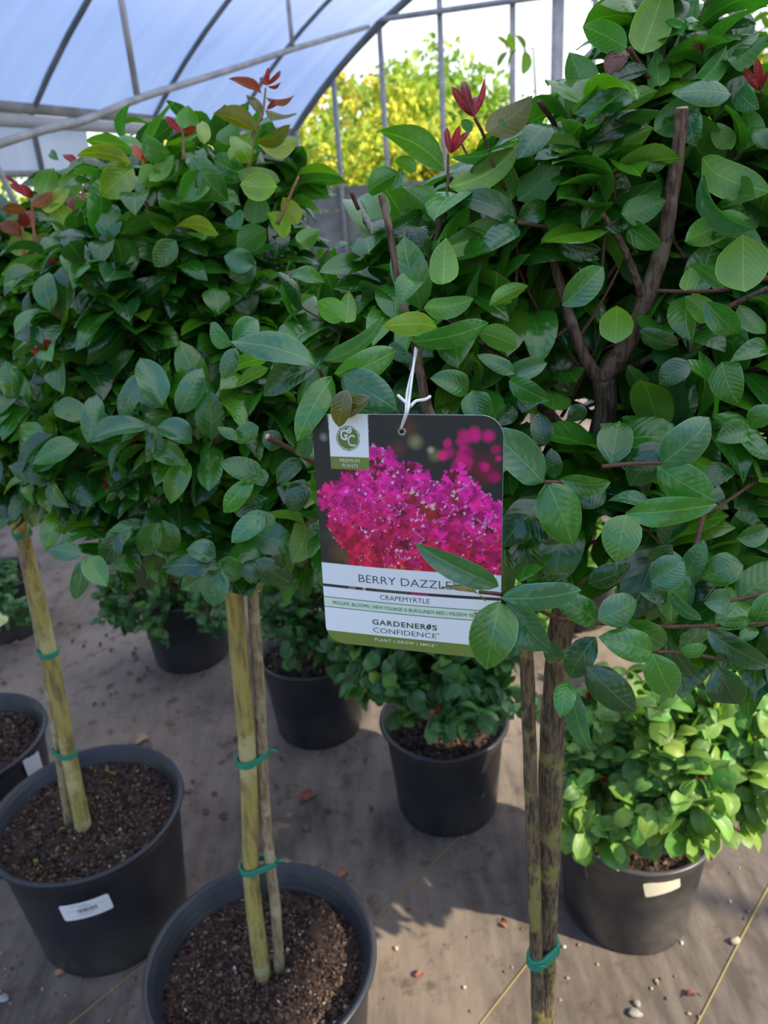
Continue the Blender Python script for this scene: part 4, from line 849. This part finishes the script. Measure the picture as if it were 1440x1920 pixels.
shrub('shaded shrub in the farthest black pot, seen between the two tan stems', -.66, 2.17, .15, .25,
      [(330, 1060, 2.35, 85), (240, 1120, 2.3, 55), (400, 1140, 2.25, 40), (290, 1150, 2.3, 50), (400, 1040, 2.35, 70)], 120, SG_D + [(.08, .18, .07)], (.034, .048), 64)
r5, _, o5 = shrub('small pale shrub with a white bloom at the left edge', -1.36, 2.42, .14, .22,
      [(-10, 1110, 2.55, 45), (30, 1150, 2.5, 35), (-40, 1060, 2.6, 60)], 60, SG_D + [(.1, .2, .08)], (.03, .042), 65)
mb = MB(); random.seed(3); RNG = np.random.default_rng(3); c = at(2, 1160, 2.44)
for k in range(14): leaf(mb, c, RNG.normal(size=3), RNG.normal(size=3), .026, .022, (.8, .8, .78), .2, .3, (4, 4), True)
mb.build('bloom', M_SHRUB, r5, o5)
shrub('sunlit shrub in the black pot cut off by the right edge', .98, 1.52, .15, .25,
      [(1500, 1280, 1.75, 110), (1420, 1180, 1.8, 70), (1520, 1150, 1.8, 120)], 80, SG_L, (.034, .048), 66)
shrub('sunlit shrub showing in gaps behind the forked trunk', .62, 2.25, .15, .25,
      [(1050, 1050, 2.3, 75), (1130, 980, 2.3, 75), (1200, 1060, 2.3, 70), (1000, 1130, 2.25, 60)], 90, SG_L, (.034, .05), 67)
shrub('yellow-green shrub behind the right-hand foliage, farther back', 1.25, 2.6, .16, .27,
      [(1350, 900, 2.7, 90), (1400, 980, 2.7, 90), (1300, 1000, 2.7, 60), (1460, 880, 2.7, 90)], 90, [(.2, .3, .04), (.13, .25, .04), (.26, .33, .05)], (.036, .05), 68)

# taller loose plants behind, against the sky
def tall_plant(label, x, y, stems, cols, seed, Lr=(.045, .065), nsh=9, pair=True):
    global RNG
    RNG = np.random.default_rng(seed); random.seed(seed)
    root = thing('tall_plant', label, 'plant', (x, y, 0)); O = np.array(root.location)
    make_pot(root, x, y, .17, .28); make_soil(root, x, y, .15, .245, 200)
    lv, tw = MB(), MB()
    for px, py, Y in stems:
        e = at_y(px, py, Y); b = np.array([x, y, .25]) + RNG.normal(size=3) * np.array([.03, .03, 0])
        mid_ = b * .5 + e * .5 + np.array([0, 0, .12]); Q = spline([b, mid_, e], 8); st_ = MB(); tube(st_, Q, lerpn([.008, .002], len(Q)), 6, (.2, .13, .07)); st_.build('stem', M_TWIG, root, O)
        for k in range(nsh):
            p = Q[-1 - int(RNG.integers(0, 8))]; shoot_leaves(lv, tw, p, nrm(RNG.normal(size=3) + ZZ * .4), int(RNG.integers(2, 5)), Lr, (.42, .55), cols, .028, (5, 4))
    lv.build('foliage', M_SHRUB, root, O); tw.build('twigs', M_TWIG, root, O)['kind'] = 'stuff'
YG = [(.16, .3, .03), (.22, .34, .03), (.1, .22, .03)]
tall_plant('tall loose plant whose thin leafy shoots stand against the sky near the grey posts', .62, 2.75, [(1000, 90, 2.6), (1045, 150, 2.6), (985, 220, 2.6), (1080, 240, 2.6), (930, 260, 2.7), (1010, 330, 2.6)], YG, 71, (.045, .07), 3)
tall_plant('tall yellow-green plant at the upper right corner behind the nearest tree', 1.45, 2.9, [(1250, 40, 2.6), (1330, 30, 2.6), (1420, 60, 2.6), (1390, 130, 2.6), (1300, 110, 2.7), (1440, 180, 2.6), (1480, 0, 2.6)], YG + [(.28, .38, .03)], 72, (.05, .07), 9)

# ------------------------------------------------------------------ outdoors: hillside and trees
mb = MB(); gx, gy = 24, 14; V = []
for i in range(gy + 1):
    for j in range(gx + 1):
        a = 13 + 45 * i / gy; b = -45 + 75 * j / gx; V.append(hh(a, b, -.3 + .0 * i + 4.2 * (i / gy) * max(0, 1 - ((b + 9) / 30) ** 2) + .25 * math.sin(j * 1.3 + i)))
mb.add(V, np.array([(i * (gx + 1) + j, i * (gx + 1) + j + 1, (i + 1) * (gx + 1) + j + 1, (i + 1) * (gx + 1) + j) for i in range(gy) for j in range(gx)]))
hill = mb.build('hillside', mottled('hillside_grass', (.16, .2, .03), (.34, .3, .06), 1.2)); hill['kind'] = 'structure'
def tree_mesh(seed, h, w, cols, n, size):
    rg = np.random.default_rng(seed); mb = MB(); cl = []
    for k in range(26):
        d = nrm(rg.normal(size=3)); cl.append((np.array([0, 0, h * .58]) + d * np.array([w * .5, w * .5, h * .36]) * rg.uniform(.4, 1), rg.uniform(.16, .32) * w, cols[rg.integers(len(cols))]))
    for i in range(n):
        c, r, co = cl[rg.integers(len(cl))]; p = c + nrm(rg.normal(size=3)) * r * rg.uniform(.5, 1) ** .5
        a = nrm(rg.normal(size=3)); b = nrm(np.cross(a, rg.normal(size=3))); s = size * rg.uniform(.6, 1.3)
        mb.add([p - a * s, p - b * s * .6, p + a * s, p + b * s * .6], np.array([(0, 1, 2, 3)]), None, np.array(co) * rg.uniform(.65, 1.25))
    return mb
FARC = [(.42, .42, .05), (.30, .36, .05), (.5, .45, .06), (.2, .28, .05), (.52, .40, .07)]
FARC2 = [(.24, .34, .06), (.16, .26, .05), (.3, .38, .07)]
def place(px, py_top, dist):
    r_ = ray(px, py_top); t = dist / math.hypot(r_[0], r_[1]); return CP + r_ * t
protos = {}
def far_tree(px, py, dist, kind, label, wf=.85):
    top = place(px, py, dist); h = max(top[2], 1.0)
    if kind not in protos: protos[kind] = tree_mesh(80 + kind, 4.0, 3.6, FARC if kind < 2 else FARC2, 3600, .12)
    root = thing('hillside_tree', label, 'tree', (top[0], top[1], 0), 'trees beyond the open end of the greenhouse')
    if not isinstance(protos[kind], tuple):
        f = protos[kind].build('crown', M_FAR, root); t = MB()
        tube(t, [(0, 0, 0), (.05, 0, 1.2), (0, .05, 2.4)], [.14, .1, .05], 8, (.16, .12, .09)); tr = t.build('trunk', M_TWIG, root); protos[kind] = (f, tr)
    else:
        for s_ in protos[kind]: c = s_.copy(); COL.objects.link(c); c.parent = root
    s_ = h / 4.0; root.scale = (s_ * wf * .88, s_ * wf * .88, s_); root.rotation_euler = (0, 0, dist * 1.7)
FT = [(585, 215, 15, 0, 'yellow tree beyond the open end, low beside the corner post', 1.0), (668, 128, 18, 1, 'tall yellow-green tree beyond the open end, just right of the curved end hoop', 1.0), (760, 104, 23, 2, 'green tree on the hilltop between the second and third end posts', .9), (850, 98, 25, 3, 'highest tree of the hill, right of the third end post', .9), (925, 165, 24, 2, 'green tree on the falling slope left of the thick grey post', .8), (700, 230, 13.5, 0, 'low yellow bush tree in front of the hill, behind the slim posts', 1.2), (805, 225, 13.5, 1, 'sunlit yellow bush beyond the planks, below the hilltop', 1.2), (890, 250, 14, 0, 'yellow-green bush beyond the planks, left of the loose leafy shoots', 1.2), (990, 235, 18, 1, 'yellow-green tree behind the loose leafy shoots', 1.0), (1080, 200, 16, 3, 'bright tree showing right of the thick grey post', .9), (1420, 60, 13.5, 1, 'tall bright tree at the upper right corner beyond the frame', .7), (1290, 150, 15, 0, 'bright tree behind the top of the forked branch', .9),
      (300, 240, 12.5, 1, 'yellow tree outside the left wall, seen under the film rail', .9), (420, 250, 13, 0, 'yellow-green tree outside the left wall near the corner post', .9), (60, 345, 10, 3, 'green bush outside under the rolled film at the left edge', 1.1), (-60, 340, 9.5, 2, 'green bush outside at the far left under the film', 1.1), (490, 240, 14.5, 1, 'yellow tree outside the corner post, left of it', 1.0)]
for px, py, dist, k, lab, wf in FT: far_tree(px, py, dist, k, lab, wf)
for i, az in enumerate(range(60, 345, 30)):      # unseen trees added beside and behind the camera to block low sky light
    root = thing('sky_blocker_tree', 'added tree out of view that blocks low sky light', 'tree', (13.5 * math.sin(math.radians(az)), 13.5 * math.cos(math.radians(az)), 0), 'added trees blocking the low sky light')
    for s_ in protos[3]: c = s_.copy(); COL.objects.link(c); c.parent = root
    root.scale = (1.2, 1.2, 1.5 + .2 * math.sin(i * 2.1)); root.rotation_euler = (0, 0, i * 1.3)

# ------------------------------------------------------------------ litter on the ground cloth
RNG = np.random.default_rng(99); random.seed(99)
DL = [(592, 1492, .045, (.22, .08, .05), 'red-brown dead leaf lying between the two front pots'), (280, 1383, .05, (.36, .25, .17), 'pale tan dead leaf lying right of the leaning stem'), (122, 1822, .02, (.35, .17, .11), 'small rusty scrap at the foot of the barcode pot'), (1283, 1867, .028, (.16, .07, .055), 'dark brown curled scrap between the two yellow stitched lines'), (650, 1630, .03, (.3, .14, .08), 'rusty leaf scrap right of the front pot rim'), (796, 1822, .022, (.2, .08, .06), 'dull red scrap left of the thin stake'), (950, 1740, .024, (.24, .1, .06), 'brown scrap at the edge of the dark shadow')]
for px, py, s, c, lab in DL:
    mb = MB(); p = on_z(px, py, .004); a = RNG.uniform(0, 6.28)
    leaf(mb, p, (math.cos(a), math.sin(a), .1), (0, 0, 1), s, s * .55, c, .18, .6, (8, 4), False, .9, .15)
    tag(mb.build('dead_leaf', M_DEBRIS), lab, 'dead leaf', 'dead leaves on the ground cloth')
for k in range(90):
    px, py = (RNG.uniform(140, 700), RNG.uniform(1230, 1560)) if k < 45 else (RNG.uniform(0, 330), RNG.uniform(1030, 1330))
    mb = MB(); p = on_z(px, py, .003); a = RNG.uniform(0, 6.28); s = RNG.uniform(.012, .026)
    leaf(mb, p, (math.cos(a), math.sin(a), .1), (0, 0, 1), s, s * .6, np.array((.13, .08, .055)) * RNG.uniform(.5, 1.6), .2, .6, (5, 4), False, .9, .15)
    tag(mb.build('dead_leaf', M_DEBRIS), 'tiny brown leaf scrap on the shaded cloth behind the two tan stems', 'dead leaf', 'tiny leaf scraps on the shaded cloth')
def pebble(px, py, s, c, lab, g):
    mb = MB(); p = on_z(px, py, 0); V, Fc = [], []; nr, nk = 6, 10
    sc = np.array([RNG.uniform(.8, 1.3), RNG.uniform(.7, 1), RNG.uniform(.5, .75)]) * s; ro = RNG.uniform(0, 3); ph = RNG.uniform(0, 6)
    for i in range(nr + 1):
        for j in range(nk):
            a, b = math.pi * i / nr, 2 * math.pi * j / nk; w = 1 + .15 * math.sin(3 * b + ph) * math.sin(2 * a + ph)
            q = np.array([math.sin(a) * math.cos(b), math.sin(a) * math.sin(b), math.cos(a)]) * sc * w
            V.append(p + np.array([q[0] * math.cos(ro) - q[1] * math.sin(ro), q[0] * math.sin(ro) + q[1] * math.cos(ro), q[2] + sc[2] * .85]))
    for i in range(nr):
        for j in range(nk): Fc.append((i * nk + j, (i + 1) * nk + j, (i + 1) * nk + (j + 1) % nk, i * nk + (j + 1) % nk))
    mb.add(V, Fc, None, c); tag(mb.build('pebble', M_DEBRIS), lab, 'pebble', g)
pebble(1378, 1768, .009, (.32, .28, .19), 'round tan pebble sitting on the right-hand yellow stitched line', 'pebbles on the ground cloth')
pebble(1190, 1903, .011, (.27, .25, .21), 'larger pale pebble of the pair near the bottom edge', 'pebbles on the ground cloth')
pebble(1194, 1884, .008, (.24, .22, .18), 'smaller pebble touching the larger pale one near the bottom edge', 'pebbles on the ground cloth')
pebble(743, 1780, .007, (.42, .3, .2), 'tan pebble on the lit cloth right of the front pot', 'pebbles on the ground cloth')
pebble(8, 1874, .009, (.3, .29, .27), 'grey pebble by the left edge below the barcode pot', 'pebbles on the ground cloth')
for k in range(110):
    px, py = (RNG.uniform(700, 1440), RNG.uniform(1560, 1915)) if k < 70 else (RNG.uniform(0, 300), RNG.uniform(1780, 1915))
    g = 'bark crumbs on the right of the cloth' if k < 70 else 'bark crumbs on the left of the cloth'
    pebble(px, py, RNG.uniform(.0016, .0042), np.array(random.choice([(.34, .25, .17), (.22, .12, .08), (.4, .36, .3), (.12, .09, .07)])) * RNG.uniform(.7, 1.2), 'tiny bark crumb scattered on the %s of the cloth' % ('lit right' if k < 70 else 'lower left'), g)
